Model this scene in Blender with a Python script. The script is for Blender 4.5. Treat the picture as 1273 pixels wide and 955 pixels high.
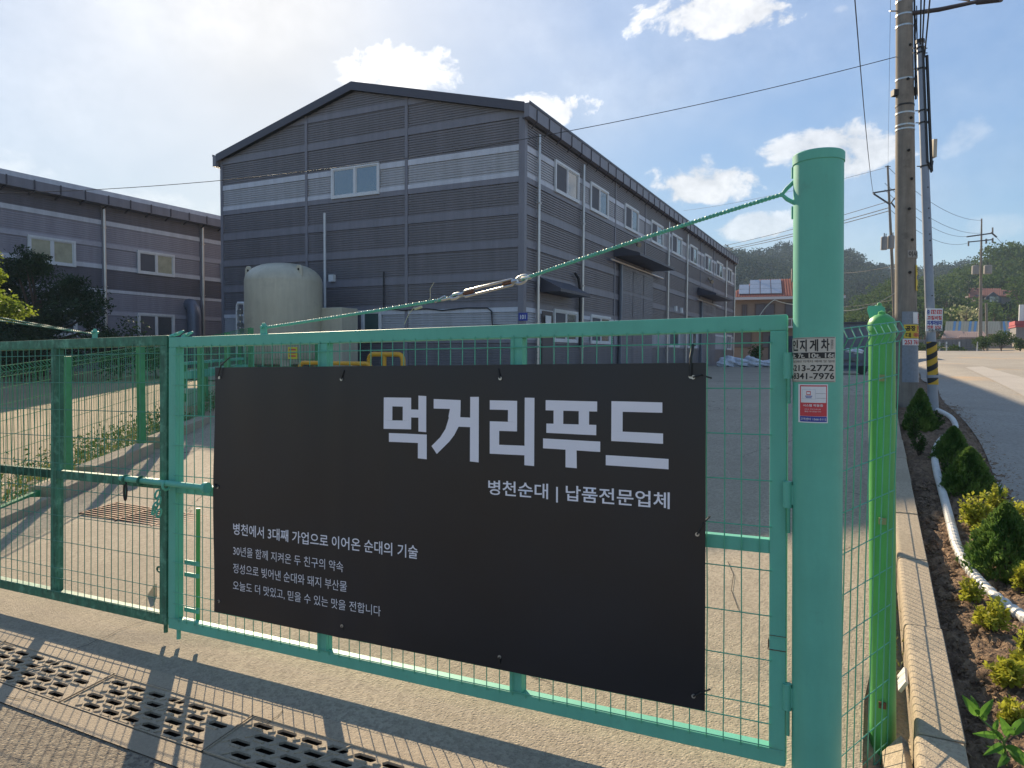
import bpy, bmesh, math, random
import numpy as np
from mathutils import Vector, Matrix
random.seed(7); rng = np.random.default_rng(7)
SC = bpy.context.scene
for o in list(bpy.data.objects): bpy.data.objects.remove(o, do_unlink=True)
COL = SC.collection
PI = math.pi

# ------------------------------------------------------------------ camera
# camera axes measured from the vanishing points of the building (columns: right, down, forward)
W0, H0, F0 = 1273.0, 955.0, 879.6317
CR = np.array([[0.89303911, 0.02528192, -0.44926826],
               [0.44992711, -0.03499997, 0.89237918],
               [0.00683668, -0.99906748, -0.04263136]])
CC = np.array([0.0, 0.0, 1.63])
cd = bpy.data.cameras.new('camera'); cam = bpy.data.objects.new('camera', cd); COL.objects.link(cam)
cd.sensor_width = 36; cd.lens = 36 * F0 / W0; cd.clip_start = 0.05; cd.clip_end = 4000
M = Matrix.Identity(4)
for i in range(3):
    M[i][0] = CR[i][0]; M[i][1] = -CR[i][1]; M[i][2] = -CR[i][2]; M[i][3] = CC[i]
cam.matrix_world = M
SC.camera = cam

# ------------------------------------------------------------------ sun, sky, exposure
SUN_AZ, SUN_EL = math.radians(-46), math.radians(27.5)
sdir = Vector((math.sin(SUN_AZ) * math.cos(SUN_EL), math.cos(SUN_AZ) * math.cos(SUN_EL), math.sin(SUN_EL)))
ld = bpy.data.lights.new('sun', 'SUN'); ld.energy = 4.1; ld.angle = math.radians(0.5); ld.color = (1.0, 0.83, 0.60)
sun = bpy.data.objects.new('sun', ld); COL.objects.link(sun)
sun.rotation_euler = sdir.to_track_quat('Z', 'Y').to_euler(); sun.location = (0, 0, 40)
SC.view_settings.view_transform = 'Standard'; SC.view_settings.look = 'None'
SC.view_settings.exposure = 1.2; SC.view_settings.gamma = 1.0; SC.view_settings.use_curve_mapping = False

def ray(px, py):
    return CR @ np.array([(px - W0 / 2) / F0, (py - H0 / 2) / F0, 1.0])
def azel(px, py):
    r = ray(px, py); r = r / np.linalg.norm(r)
    return math.atan2(r[0], r[1]), math.asin(r[2])

world = bpy.data.worlds.new('World'); SC.world = world; world.use_nodes = True
nt = world.node_tree; N = nt.nodes; L = nt.links; N.clear()
def wmath(op, a, b=None, c=None, clamp=False):
    n = N.new('ShaderNodeMath'); n.operation = op; n.use_clamp = clamp
    for i, v in enumerate((a, b, c)):
        if v is None: continue
        if isinstance(v, (int, float)): n.inputs[i].default_value = v
        else: L.new(v, n.inputs[i])
    return n.outputs[0]
sky = N.new('ShaderNodeTexSky'); sky.sky_type = 'NISHITA'; sky.sun_disc = False
sky.sun_elevation = SUN_EL; sky.sun_rotation = SUN_AZ
sky.air_density = 1.0; sky.dust_density = 0.7; sky.ozone_density = 1.6; sky.altitude = 60
tc = N.new('ShaderNodeTexCoord'); sep = N.new('ShaderNodeSeparateXYZ'); L.new(tc.outputs['Generated'], sep.inputs[0])
w_az = wmath('ARCTAN2', sep.outputs[0], sep.outputs[1]); w_el = wmath('ARCSINE', sep.outputs[2])
comb = N.new('ShaderNodeCombineXYZ'); L.new(w_az, comb.inputs[0]); L.new(wmath('MULTIPLY', w_el, 1.25), comb.inputs[1])
def wnoise(scale, detail, rough, off=0.0, dist=0.0):
    n = N.new('ShaderNodeTexNoise'); n.inputs['Scale'].default_value = scale; n.inputs['Detail'].default_value = detail
    n.inputs['Roughness'].default_value = rough; n.inputs['Distortion'].default_value = dist
    mp = N.new('ShaderNodeMapping'); mp.inputs['Location'].default_value = (off, off * .7, off * .3)
    L.new(comb.outputs[0], mp.inputs[0]); L.new(mp.outputs[0], n.inputs[0]); return n.outputs[0]
nz1 = wnoise(16, 9, .62, 3.1, .35); nz2 = wnoise(42, 6, .55, 1.7); nzb = wnoise(2.6, 4, .5, 8.0)
clouds = [(497, 92, 78, 40, 1.0), (893, 18, 112, 46, 1.0), (683, 140, 56, 24, .95), (872, 232, 66, 36, .95),
          (1040, 190, 90, 44, .9), (935, 284, 50, 20, .7), (1190, 172, 42, 34, .35), (10, 205, 90, 34, .4), (1048, 12, 14, 9, .4),
          (140, 250, 150, 20, .35), (1240, 285, 60, 20, .25), (700, 40, 130, 16, .12), (-320, 120, 160, 60, .9), (1620, 120, 180, 60, .9), (1500, 330, 160, 30, .7)]
dens = None
for (px, py, w, h, a) in clouds:
    az0, el0 = azel(px, py); azr = abs(azel(px + w, py)[0] - az0); elr = abs(azel(px, py - h)[1] - el0)
    dx = wmath('DIVIDE', wmath('SUBTRACT', w_az, az0), azr); dy = wmath('DIVIDE', wmath('SUBTRACT', w_el, el0), elr)
    # flatter below than above
    dyn = wmath('MULTIPLY', wmath('MINIMUM', dy, 0.0), 1.35); dy2 = wmath('ADD', wmath('MAXIMUM', dy, 0.0), dyn)
    d = wmath('SUBTRACT', 1.0, wmath('ADD', wmath('POWER', wmath('ABSOLUTE', dx), 2.0), wmath('POWER', wmath('ABSOLUTE', dy2), 2.0)))
    d = wmath('ADD', wmath('MULTIPLY', wmath('MAXIMUM', d, -1.5), 0.55), 0.08)
    nn = wmath('ADD', wmath('MULTIPLY', wmath('SUBTRACT', nz1, 0.5), 2.6), wmath('MULTIPLY', wmath('SUBTRACT', nz2, 0.5), 0.5))
    m = N.new('ShaderNodeMapRange'); m.interpolation_type = 'SMOOTHSTEP'
    m.inputs['From Min'].default_value = 0.0; m.inputs['From Max'].default_value = 0.42 if a > .6 else .9
    m.inputs['To Max'].default_value = a; L.new(wmath('ADD', d, nn), m.inputs[0])
    dens = m.outputs[0] if dens is None else wmath('MAXIMUM', dens, m.outputs[0])
wisp = N.new('ShaderNodeMapRange'); wisp.inputs['From Min'].default_value = .42; wisp.inputs['From Max'].default_value = .8
wisp.inputs['To Max'].default_value = .45; L.new(nzb, wisp.inputs[0])
dens = wmath('MAXIMUM', dens, wisp.outputs[0])
# brightness of the cloud follows its own billows and how near it is to the sun
vd = N.new('ShaderNodeVectorMath'); vd.operation = 'DOT_PRODUCT'; L.new(tc.outputs['Generated'], vd.inputs[0]); vd.inputs[1].default_value = sdir
near = wmath('POWER', wmath('MAXIMUM', vd.outputs['Value'], 0.0), 10.0)
cb = wmath('ADD', wmath('ADD', .6, wmath('MULTIPLY', near, 2.6)), wmath('ADD', wmath('MULTIPLY', nz1, 3.6), wmath('MULTIPLY', nz2, 3.2)))
cc = N.new('ShaderNodeMixRGB'); cc.blend_type = 'MULTIPLY'; cc.inputs[0].default_value = 1; cc.inputs[1].default_value = (1.0, .97, .93, 1)
L.new(cb, cc.inputs[2])
sv = N.new('ShaderNodeSeparateXYZ'); L.new(sky.outputs[0], sv.inputs[0]); lum = wmath('MAXIMUM', sv.outputs[2], sv.outputs[0])
comp = wmath('DIVIDE', 1.55, wmath('ADD', 1.0, wmath('DIVIDE', lum, 2.75)))
skc = N.new('ShaderNodeVectorMath'); skc.operation = 'SCALE'; L.new(sky.outputs[0], skc.inputs[0]); L.new(comp, skc.inputs['Scale'])
mix = N.new('ShaderNodeMixRGB'); L.new(wmath('MULTIPLY', dens, 0.75), mix.inputs[0]); hs_ = N.new('ShaderNodeHueSaturation'); hs_.inputs['Saturation'].default_value = 1.12; L.new(skc.outputs[0], hs_.inputs['Color']); tn_ = N.new('ShaderNodeMixRGB'); tn_.blend_type = 'MULTIPLY'; tn_.inputs[0].default_value = 1; tn_.inputs[2].default_value = (.90, .985, 1.06, 1); L.new(hs_.outputs[0], tn_.inputs[1]); L.new(tn_.outputs[0], mix.inputs[1]); L.new(cc.outputs[0], mix.inputs[2])
bg = N.new('ShaderNodeBackground'); bg.inputs[1].default_value = 0.112; L.new(mix.outputs[0], bg.inputs[0])
wo = N.new('ShaderNodeOutputWorld'); L.new(bg.outputs[0], wo.inputs[0])

# ------------------------------------------------------------------ surveying helpers (photograph pixel -> place)
def sm(x, a, b):
    t = min(1.0, max(0.0, (x - a) / (b - a))); return t * t * (3 - 2 * t)
def zt(x, y):                      # height of the terrain
    y = max(y, -3.0)
    b = .09 * (y - 2.66) if y < 11 else .94 - .1894 * math.exp(-(y - 11) * .09 / .1894)
    return b + .0176 * (min(max(x, -9), .2) + 1.5) * (1 - sm(y, 5, 13)) + (max(0.0, min(y, 56.0) - 14) * .026 + .045 * min(max(y - 84.0, 0.0), 60.0)) * sm(x, .4, 2.5)
def T(px, py, dz=0.0):             # on the ground
    r = ray(px, py); k = .5
    while k < 300:
        P = CC + k * r
        if P[2] <= zt(P[0], P[1]) + dz: return Vector(P)
        k += .004 if k < 30 else .05
    return Vector(CC + 300 * r)
def aY(px, py, y): r = ray(px, py); return Vector(CC + y / r[1] * r)
def aX(px, py, x): r = ray(px, py); return Vector(CC + x / r[0] * r)
def aD(px, py, d): return Vector(CC + d * ray(px, py))     # at distance d along the view axis

# ------------------------------------------------------------------ object helpers
ROOT = {}
def put(o, parent=None, label=None, cat=None, group=None, kind=None):
    COL.objects.link(o)
    if parent is not None:
        o.parent = parent; ROOT[o.name] = ROOT[parent.name]
    if label: o['label'] = label
    if cat: o['category'] = cat
    if group: o['group'] = group
    if kind: o['kind'] = kind
    return o
def thing(name, label, cat, mat=(0, 0, 0), group=None, kind=None):
    o = bpy.data.objects.new(name, None); o.empty_display_size = .2
    m = mat if isinstance(mat, Matrix) else Matrix.Translation(Vector(mat))
    o.matrix_world = m; put(o, None, label, cat, group, kind); ROOT[o.name] = m.copy()
    return o
class MB:
    def __init__(s): s.v = []; s.f = []
    def quad(s, *p):
        n = len(s.v); s.v += [tuple(q) for q in p]; s.f.append(tuple(range(n, n + len(p)))); return s
    def box(s, x0, x1, y0, y1, z0, z1):
        n = len(s.v)
        s.v += [(x0, y0, z0), (x1, y0, z0), (x1, y1, z0), (x0, y1, z0), (x0, y0, z1), (x1, y0, z1), (x1, y1, z1), (x0, y1, z1)]
        s.f += [tuple(n + i for i in q) for q in ((0, 3, 2, 1), (4, 5, 6, 7), (0, 1, 5, 4), (1, 2, 6, 5), (2, 3, 7, 6), (3, 0, 4, 7))]; return s
    def obox(s, c, ax, ay, az, hx, hy, hz):
        n = len(s.v); c = Vector(c)
        for k in (-1, 1):
            for (i, j) in ((-1, -1), (1, -1), (1, 1), (-1, 1)):
                s.v.append(tuple(c + ax * hx * i + ay * hy * j + az * hz * k))
        s.f += [tuple(n + i for i in q) for q in ((0, 3, 2, 1), (4, 5, 6, 7), (0, 1, 5, 4), (1, 2, 6, 5), (2, 3, 7, 6), (3, 0, 4, 7))]; return s
    def bar(s, p, q, w, h=None, up=(0, 0, 1)):
        p, q = Vector(p), Vector(q); a = (q - p).normalized(); u = Vector(up)
        b = a.cross(u)
        if b.length < 1e-4: b = a.cross(Vector((1, 0, 0)))
        b.normalize(); c = b.cross(a); return s.obox((p + q) / 2, a, b, c, (q - p).length / 2, w / 2, (h or w) / 2)
    def tube(s, pts, r, n=8, caps=True):
        pts = [Vector(p) for p in pts]; rr = r if isinstance(r, (list, tuple)) else [r] * len(pts)
        base = len(s.v); prev = None
        for i, p in enumerate(pts):
            a = (pts[min(i + 1, len(pts) - 1)] - pts[max(i - 1, 0)]).normalized()
            if prev is None:
                b = a.cross(Vector((0, 0, 1)))
                if b.length < 1e-3: b = a.cross(Vector((0, 1, 0)))
            else:
                b = prev - a * prev.dot(a)
            b.normalize(); prev = b; c = a.cross(b)
            for k in range(n):
                t = 2 * PI * k / n; s.v.append(tuple(p + b * (math.cos(t) * rr[i]) + c * (math.sin(t) * rr[i])))
        for i in range(len(pts) - 1):
            for k in range(n):
                a0 = base + i * n + k; a1 = base + i * n + (k + 1) % n
                s.f.append((a0, a1, a1 + n, a0 + n))
        if caps:
            s.f.append(tuple(base + k for k in range(n))[::-1]); e = base + (len(pts) - 1) * n
            s.f.append(tuple(e + k for k in range(n)))
        return s
    def lathe(s, prof, n=24, o=(0, 0, 0), caps=True):
        base = len(s.v)
        for (r, z) in prof:
            for k in range(n):
                t = 2 * PI * k / n; s.v.append((o[0] + r * math.cos(t), o[1] + r * math.sin(t), o[2] + z))
        for i in range(len(prof) - 1):
            for k in range(n):
                a0 = base + i * n + k; a1 = base + i * n + (k + 1) % n
                s.f.append((a0, a1, a1 + n, a0 + n))
        if caps:
            s.f.append(tuple(base + k for k in range(n))[::-1]); e = base + (len(prof) - 1) * n
            s.f.append(tuple(e + k for k in range(n)))
        return s
    def prism(s, poly, d0, d1):      # poly in (x,z); extruded along y
        n = len(s.v); m = len(poly)
        s.v += [(x, d0, z) for x, z in poly] + [(x, d1, z) for x, z in poly]
        s.f.append(tuple(n + i for i in range(m))); s.f.append(tuple(n + m + i for i in range(m))[::-1])
        for i in range(m):
            j = (i + 1) % m; s.f.append((n + i, n + m + i, n + m + j, n + j))
        return s
    def grid(s, P):                  # P[i][j]
        n = len(s.v); a, b = len(P), len(P[0])
        for row in P: s.v += [tuple(p) for p in row]
        for i in range(a - 1):
            for j in range(b - 1):
                s.f.append((n + i * b + j, n + i * b + j + 1, n + (i + 1) * b + j + 1, n + (i + 1) * b + j))
        return s
    def mesh(s, name, m):
        me = bpy.data.meshes.new(name); me.from_pydata(s.v, [], s.f)
        if m: me.materials.append(m)
        return me
    def build(s, name, m, parent=None, local=False, smooth=False, loc=None, label=None, cat=None, group=None, kind=None, bevel=0.0, fix=False):
        if parent is not None and not local:
            inv = ROOT[parent.name].inverted(); s.v = [tuple(inv @ Vector(p)) for p in s.v]
        if loc is not None:
            s.v = [(p[0] - loc[0], p[1] - loc[1], p[2] - loc[2]) for p in s.v]
        me = s.mesh(name, m)
        if fix or bevel:
            bm = bmesh.new(); bm.from_mesh(me)
            if bevel:
                bmesh.ops.remove_doubles(bm, verts=bm.verts, dist=1e-5)
                bmesh.ops.bevel(bm, geom=[e for e in bm.edges if e.is_manifold and e.calc_face_angle(0) > .7], offset=bevel, segments=2, affect='EDGES', profile=.6)
            bmesh.ops.recalc_face_normals(bm, faces=bm.faces); bm.to_mesh(me); bm.free()
        if smooth:
            for p in me.polygons: p.use_smooth = True
            me.set_sharp_from_angle(angle=math.radians(38))
        o = bpy.data.objects.new(name, me)
        if loc is not None: o.location = loc
        put(o, parent, label, cat, group, kind)
        if parent is None: ROOT[o.name] = Matrix.Translation(Vector(loc)) if loc is not None else Matrix.Identity(4)
        return o
def copy_tree(o, parent=None, mat=None, label=None):
    c = o.copy(); COL.objects.link(c)
    if parent is not None: c.parent = parent
    if mat is not None: c.matrix_world = mat; ROOT[c.name] = mat.copy()
    if label: c['label'] = label
    for ch in [x for x in o.children]: copy_tree(ch, c)
    return c
def npmesh(name, V, Fq, m):          # V (n,3), Fq (k,4 or 3)
    me = bpy.data.meshes.new(name); me.vertices.add(len(V)); me.vertices.foreach_set('co', np.asarray(V, np.float32).ravel())
    k = Fq.shape[1]; me.loops.add(Fq.size); me.loops.foreach_set('vertex_index', Fq.astype(np.int32).ravel())
    me.polygons.add(len(Fq)); me.polygons.foreach_set('loop_start', np.arange(0, Fq.size, k, dtype=np.int32))
    me.update(calc_edges=True); me.materials.append(m); return me

# ------------------------------------------------------------------ materials
def mat(name, col, rough=.6, metal=0.0, var=.12, scale=4.0, bump=0.0, bscale=60.0, col2=None, mask=None, spec=.5, detail=6, transl=0.0, vec='Object'):
    m = bpy.data.materials.new(name); m.use_nodes = True; t = m.node_tree; n = t.nodes; l = t.links
    b = n['Principled BSDF']; b.inputs['Roughness'].default_value = rough; b.inputs['Metallic'].default_value = metal
    b.inputs['Specular IOR Level'].default_value = spec
    tcn = n.new('ShaderNodeTexCoord')
    nz = n.new('ShaderNodeTexNoise'); nz.inputs['Scale'].default_value = scale; nz.inputs['Detail'].default_value = detail; nz.inputs['Roughness'].default_value = .65
    l.new(tcn.outputs[vec], nz.inputs[0])
    mr = n.new('ShaderNodeMapRange'); mr.inputs['From Min'].default_value = .3; mr.inputs['From Max'].default_value = .7
    mr.inputs['To Min'].default_value = 1 - var; mr.inputs['To Max'].default_value = 1 + var; l.new(nz.outputs[0], mr.inputs[0])
    mx = n.new('ShaderNodeMixRGB'); mx.blend_type = 'MULTIPLY'; mx.inputs[0].default_value = 1; mx.inputs[1].default_value = (*col, 1)
    l.new(mr.outputs[0], mx.inputs[2]); out = mx.outputs[0]
    if col2:
        n2 = n.new('ShaderNodeTexNoise'); sc, lo, hi = mask or (3, .5, .6); n2.inputs['Scale'].default_value = sc; n2.inputs['Detail'].default_value = 8; n2.inputs['Roughness'].default_value = .7
        l.new(tcn.outputs[vec], n2.inputs[0]); m2 = n.new('ShaderNodeMapRange'); m2.inputs['From Min'].default_value = lo; m2.inputs['From Max'].default_value = hi
        l.new(n2.outputs[0], m2.inputs[0]); x2 = n.new('ShaderNodeMixRGB'); l.new(m2.outputs[0], x2.inputs[0]); l.new(out, x2.inputs[1]); x2.inputs[2].default_value = (*col2, 1); out = x2.outputs[0]
    l.new(out, b.inputs['Base Color'])
    rr = n.new('ShaderNodeMapRange'); rr.inputs['To Min'].default_value = max(0, rough - .08); rr.inputs['To Max'].default_value = min(1, rough + .08); l.new(nz.outputs[0], rr.inputs[0]); l.new(rr.outputs[0], b.inputs['Roughness'])
    if bump:
        nb = n.new('ShaderNodeTexNoise'); nb.inputs['Scale'].default_value = bscale; nb.inputs['Detail'].default_value = 5; nb.inputs['Roughness'].default_value = .7; l.new(tcn.outputs[vec], nb.inputs[0])
        bp = n.new('ShaderNodeBump'); bp.inputs['Strength'].default_value = min(1, bump * 40); bp.inputs['Distance'].default_value = bump; l.new(nb.outputs[0], bp.inputs['Height']); l.new(bp.outputs[0], b.inputs['Normal'])
    if transl:
        tr = n.new('ShaderNodeBsdfTranslucent'); l.new(out, tr.inputs[0]); ms = n.new('ShaderNodeMixShader'); ms.inputs[0].default_value = transl
        l.new(b.outputs[0], ms.inputs[1]); l.new(tr.outputs[0], ms.inputs[2]); l.new(ms.outputs[0], n['Material Output'].inputs[0])
    return m
def leafmat(name, c1, c2, transl=.4, rough=.55, scale=3.0, spec=.25):
    m = mat(name, c1, rough, 0, .25, scale * 4, col2=c2, mask=(scale, .42, .62), transl=transl, spec=spec, vec='Object'); return m

def ground_mat(name, base, speck, stain, rust=None, grain=.004, scale=1.0, cracks=False, patch=None):
    m = bpy.data.materials.new(name); m.use_nodes = True; t = m.node_tree; n = t.nodes; l = t.links
    b = n['Principled BSDF']; b.inputs['Roughness'].default_value = .92; b.inputs['Specular IOR Level'].default_value = .25
    tcn = n.new('ShaderNodeTexCoord'); V = tcn.outputs['Object']
    def nz(s, d=6, r=.65, dist=0):
        q = n.new('ShaderNodeTexNoise'); q.inputs['Scale'].default_value = s; q.inputs['Detail'].default_value = d; q.inputs['Roughness'].default_value = r; q.inputs['Distortion'].default_value = dist; l.new(V, q.inputs[0]); return q.outputs[0]
    def rng_(s, a, c, lo=0, hi=1):
        q = n.new('ShaderNodeMapRange'); q.inputs['From Min'].default_value = a; q.inputs['From Max'].default_value = c; q.inputs['To Min'].default_value = lo; q.inputs['To Max'].default_value = hi; l.new(s, q.inputs[0]); return q.outputs[0]
    def mx(f, a, c2, bt='MIX'):
        q = n.new('ShaderNodeMixRGB'); q.blend_type = bt
        if isinstance(f, float): q.inputs[0].default_value = f
        else: l.new(f, q.inputs[0])
        for i, v in ((1, a), (2, c2)):
            if isinstance(v, tuple): q.inputs[i].default_value = (*v, 1)
            else: l.new(v, q.inputs[i])
        return q.outputs[0]
    c = mx(rng_(nz(.9 * scale, 8), .38, .66), base, stain)
    c = mx(rng_(nz(5 * scale, 6), .45, .75, 0, .6), c, stain)
    c = mx(rng_(nz(.33 * scale, 7, .6, .6), .52, .66, 0, .45), c, tuple(v * .62 for v in stain))
    vo = n.new('ShaderNodeTexVoronoi'); vo.inputs['Scale'].default_value = 70 * scale; l.new(V, vo.inputs[0])
    c = mx(rng_(vo.outputs['Color'], .35, .8, 0, .75), c, speck)
    c = mx(rng_(nz(28 * scale, 5, .7), .5, .72, 0, .5), c, speck)
    if rust: c = mx(rng_(nz(.45 * scale, 5, .6, .5), .56, .68, 0, .7), c, rust)
    h = nz(140 * scale, 4, .7)
    hh = n.new('ShaderNodeMath'); hh.operation = 'ADD'; l.new(h, hh.inputs[0]); l.new(rng_(vo.outputs['Distance'], 0, .5, 0, .8), hh.inputs[1]); H = hh.outputs[0]
    if cracks:
        dv = n.new('ShaderNodeVectorMath'); dv.operation = 'ADD'; l.new(V, dv.inputs[0])
        q = n.new('ShaderNodeTexNoise'); q.inputs['Scale'].default_value = 2.2; q.inputs['Detail'].default_value = 6; l.new(V, q.inputs[0])
        sc = n.new('ShaderNodeVectorMath'); sc.operation = 'SCALE'; sc.inputs['Scale'].default_value = .5; l.new(q.outputs['Color'], sc.inputs[0]); l.new(sc.outputs[0], dv.inputs[1])
        v2 = n.new('ShaderNodeTexVoronoi'); v2.feature = 'DISTANCE_TO_EDGE'; v2.inputs['Scale'].default_value = .42; l.new(dv.outputs[0], v2.inputs[0])
        ck = rng_(v2.outputs['Distance'], .0, .0035, 1, 0)
        gate = rng_(nz(.7, 2), .5, .56); g2 = n.new('ShaderNodeMath'); g2.operation = 'MULTIPLY'; l.new(ck, g2.inputs[0]); l.new(gate, g2.inputs[1])
        c = mx(g2.outputs[0], c, (.05, .042, .035))
    l.new(c, b.inputs['Base Color'])
    bp = n.new('ShaderNodeBump'); bp.inputs['Strength'].default_value = .8; bp.inputs['Distance'].default_value = grain; l.new(H, bp.inputs['Height']); l.new(bp.outputs[0], b.inputs['Normal'])
    return m

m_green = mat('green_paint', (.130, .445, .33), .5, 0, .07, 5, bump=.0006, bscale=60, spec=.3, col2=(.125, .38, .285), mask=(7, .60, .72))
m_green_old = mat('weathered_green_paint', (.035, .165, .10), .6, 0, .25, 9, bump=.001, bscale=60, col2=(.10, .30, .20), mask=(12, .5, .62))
m_wire = mat('green_wire', (.085, .36, .24), .42, 0, .08, 20)
m_wire_old = mat('old_green_wire', (.05, .22, .15), .5, 0, .25, 20)
m_lime = mat('lime_green_paint', (.095, .38, .10), .45, 0, .08, 6, bump=.0003, bscale=80)
m_ifence = mat('mid_green_paint', (.05, .26, .10), .5, 0, .18, 8)
m_steel = mat('galvanised_steel', (.5, .5, .48), .35, .85, .15, 30)
m_rust = mat('rusty_steel', (.16, .07, .04), .75, .2, .3, 30, bump=.001, bscale=90)
m_dsid = mat('dark_grey_siding', (.185, .176, .198), .45, .0, .07, .8, spec=.5)
m_dtrim = mat('dark_grey_trim', (.208, .198, .225), .45, .0, .06, 1.0)
m_lsid = mat('pale_grey_siding', (.43, .44, .48), .5, .0, .06, .8)
m_ltrim = mat('pale_grey_trim', (.56, .57, .62), .5, .0, .06, 1.0)
m_lbsid = mat('lavender_grey_siding', (.33, .32, .38), .5, .0, .05, .8)
m_lbdark = mat('slate_siding', (.155, .15, .185), .5, .0, .05, .8)
m_roof = mat('dark_roof', (.075, .07, .085), .45, .3, .06, 1)
m_white = mat('white_frame', (.66, .67, .68), .4, 0, .05, 3)
m_screen = mat('insect_screen', (.10, .10, .115), .7, 0, .1, 3)
m_curtain = mat('pale_curtain', (.40, .38, .27), .7, 0, .2, 3)
def glass(name, c, r=.04):
    m = mat(name, c, r, 0, .05, 2, spec=1.0); m.node_tree.nodes['Principled BSDF'].inputs['IOR'].default_value = 2.0; return m
m_glass = glass('window_glass', (.03, .035, .04)); m_glass2 = glass('grey_glass', (.085, .095, .10), .12)
m_pipe = mat('downspout_metal', (.55, .52, .50), .3, .6, .1, 3)
m_banner = mat('black_banner_vinyl', (.0095, .011, .0165), .36, 0, .22, 1.3, bump=.003, bscale=4.5, spec=.5)
m_print = mat('white_print', (.80, .79, .84), .55, 0, .02, 5)
m_printdim = mat('grey_print', (.5, .5, .52), .6, 0, .02, 5)
m_tank = mat('cream_tank_paint', (.52, .485, .375), .42, 0, .10, 1.2, col2=(.36, .33, .26), mask=(1.2, .55, .75))
m_yellow = mat('yellow_paint', (.72, .36, .02), .4, 0, .08, 5)
m_black = mat('black_rubber', (.012, .012, .012), .5, 0, .1, 5)
m_cable = mat('black_cable', (.02, .02, .022), .6, 0, .1, 5)
m_conc = mat('grey_concrete', (.27, .24, .20), .9, 0, .18, 6, bump=.003, bscale=80)
m_pole = mat('pole_concrete', (.235, .205, .17), .9, 0, .16, 5, bump=.003, bscale=40, col2=(.15, .13, .11), mask=(6, .55, .7))
m_polem = mat('galvanised_pole', (.25, .27, .31), .45, .4, .12, 4)
m_hose = mat('white_corrugated_hose', (.60, .58, .53), .5, 0, .1, 6)
m_bag = mat('white_plastic_bag', (.62, .64, .68), .5, 0, .12, 3)
m_brick = mat('tan_brick', (.21, .17, .14), .85, 0, .15, 30)
m_rtile = mat('red_roof_tile', (.36, .11, .06), .7, 0, .2, 12)
m_solar = mat('solar_panel', (.30, .33, .37), .15, .2, .1, 4)
m_navy = mat('navy_container', (.05, .055, .085), .6, 0, .1, 3)
m_greyw = mat('grey_block', (.19, .18, .18), .9, 0, .15, 6, bump=.01, bscale=10)
m_rusty_roof = mat('weathered_red_roof', (.30, .11, .07), .8, 0, .25, 8)
m_bark = mat('bark', (.08, .055, .04), .9, 0, .2, 12, bump=.01, bscale=30)
m_sandy = ground_mat('sandy_dirt', (.46, .36, .235), (.30, .24, .16), (.34, .27, .18), grain=.012, scale=.5)
m_yard = ground_mat('yard_concrete', (.455, .385, .285), (.26, .22, .165), (.375, .315, .235), cracks=True, grain=.005)
m_street = ground_mat('street_asphalt', (.375, .315, .23), (.145, .12, .095), (.285, .24, .175), grain=.009, scale=.8)
m_road = ground_mat('road_concrete', (.40, .36, .30), (.27, .245, .20), (.33, .295, .245), rust=(.50, .33, .18), grain=.004, scale=.6)
m_patch = ground_mat('road_patch', (.47, .43, .37), (.36, .33, .29), (.41, .37, .32), grain=.003)
m_soil = ground_mat('garden_soil', (.23, .145, .09), (.34, .23, .14), (.12, .082, .056), grain=.03, scale=.45)
m_kerb = ground_mat('kerb_concrete', (.47, .385, .275), (.32, .26, .19), (.39, .32, .23), grain=.0025, scale=1.4)
m_grate = ground_mat('grate_iron', (.46, .38, .275), (.34, .28, .2), (.36, .295, .21), grain=.002, scale=1.3)
m_grass = leafmat('grass', (.10, .13, .03), (.20, .19, .06), .3)
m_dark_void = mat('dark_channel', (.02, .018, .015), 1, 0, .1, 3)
m_l_thuja = leafmat('thuja_green', (.07, .15, .035), (.22, .30, .06), .45, scale=2.0)
m_l_yellow = leafmat('yellow_green_leaf', (.46, .44, .05), (.24, .30, .04), .5, scale=2.5)
m_l_big = leafmat('broad_leaf', (.10, .23, .035), (.16, .30, .05), .45, scale=4)
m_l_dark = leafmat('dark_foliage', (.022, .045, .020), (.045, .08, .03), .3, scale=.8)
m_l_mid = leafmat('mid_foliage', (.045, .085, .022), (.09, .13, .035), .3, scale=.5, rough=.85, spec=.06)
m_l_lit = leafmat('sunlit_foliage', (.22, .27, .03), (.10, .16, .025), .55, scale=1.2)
m_l_hill = leafmat('hill_foliage', (.022, .042, .020), (.04, .065, .028), .12, scale=.04, rough=.9, spec=.03)
m_l_bloom = leafmat('blossom', (.34, .34, .20), (.12, .17, .05), .4, scale=.8)
def streaks(m, amt=.16, sc=(2.2, 2.2, .22)):
    t = m.node_tree; n = t.nodes; l = t.links; b = n['Principled BSDF']; src = b.inputs['Base Color'].links[0].from_socket
    tcn = n.new('ShaderNodeTexCoord'); mp = n.new('ShaderNodeMapping'); mp.inputs['Scale'].default_value = sc; l.new(tcn.outputs['Object'], mp.inputs[0])
    q = n.new('ShaderNodeTexNoise'); q.inputs['Scale'].default_value = 1.6; q.inputs['Detail'].default_value = 7; q.inputs['Roughness'].default_value = .7; l.new(mp.outputs[0], q.inputs[0])
    r = n.new('ShaderNodeMapRange'); r.inputs['From Min'].default_value = .35; r.inputs['From Max'].default_value = .68; r.inputs['To Min'].default_value = 1 + amt * .35; r.inputs['To Max'].default_value = 1 - amt; l.new(q.outputs[0], r.inputs[0])
    x = n.new('ShaderNodeMixRGB'); x.blend_type = 'MULTIPLY'; x.inputs[0].default_value = 1; l.new(src, x.inputs[1]); l.new(r.outputs[0], x.inputs[2]); l.new(x.outputs[0], b.inputs['Base Color'])
for m_ in (m_dsid, m_dtrim, m_lsid, m_ltrim, m_lbsid, m_lbdark): streaks(m_)
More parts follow.
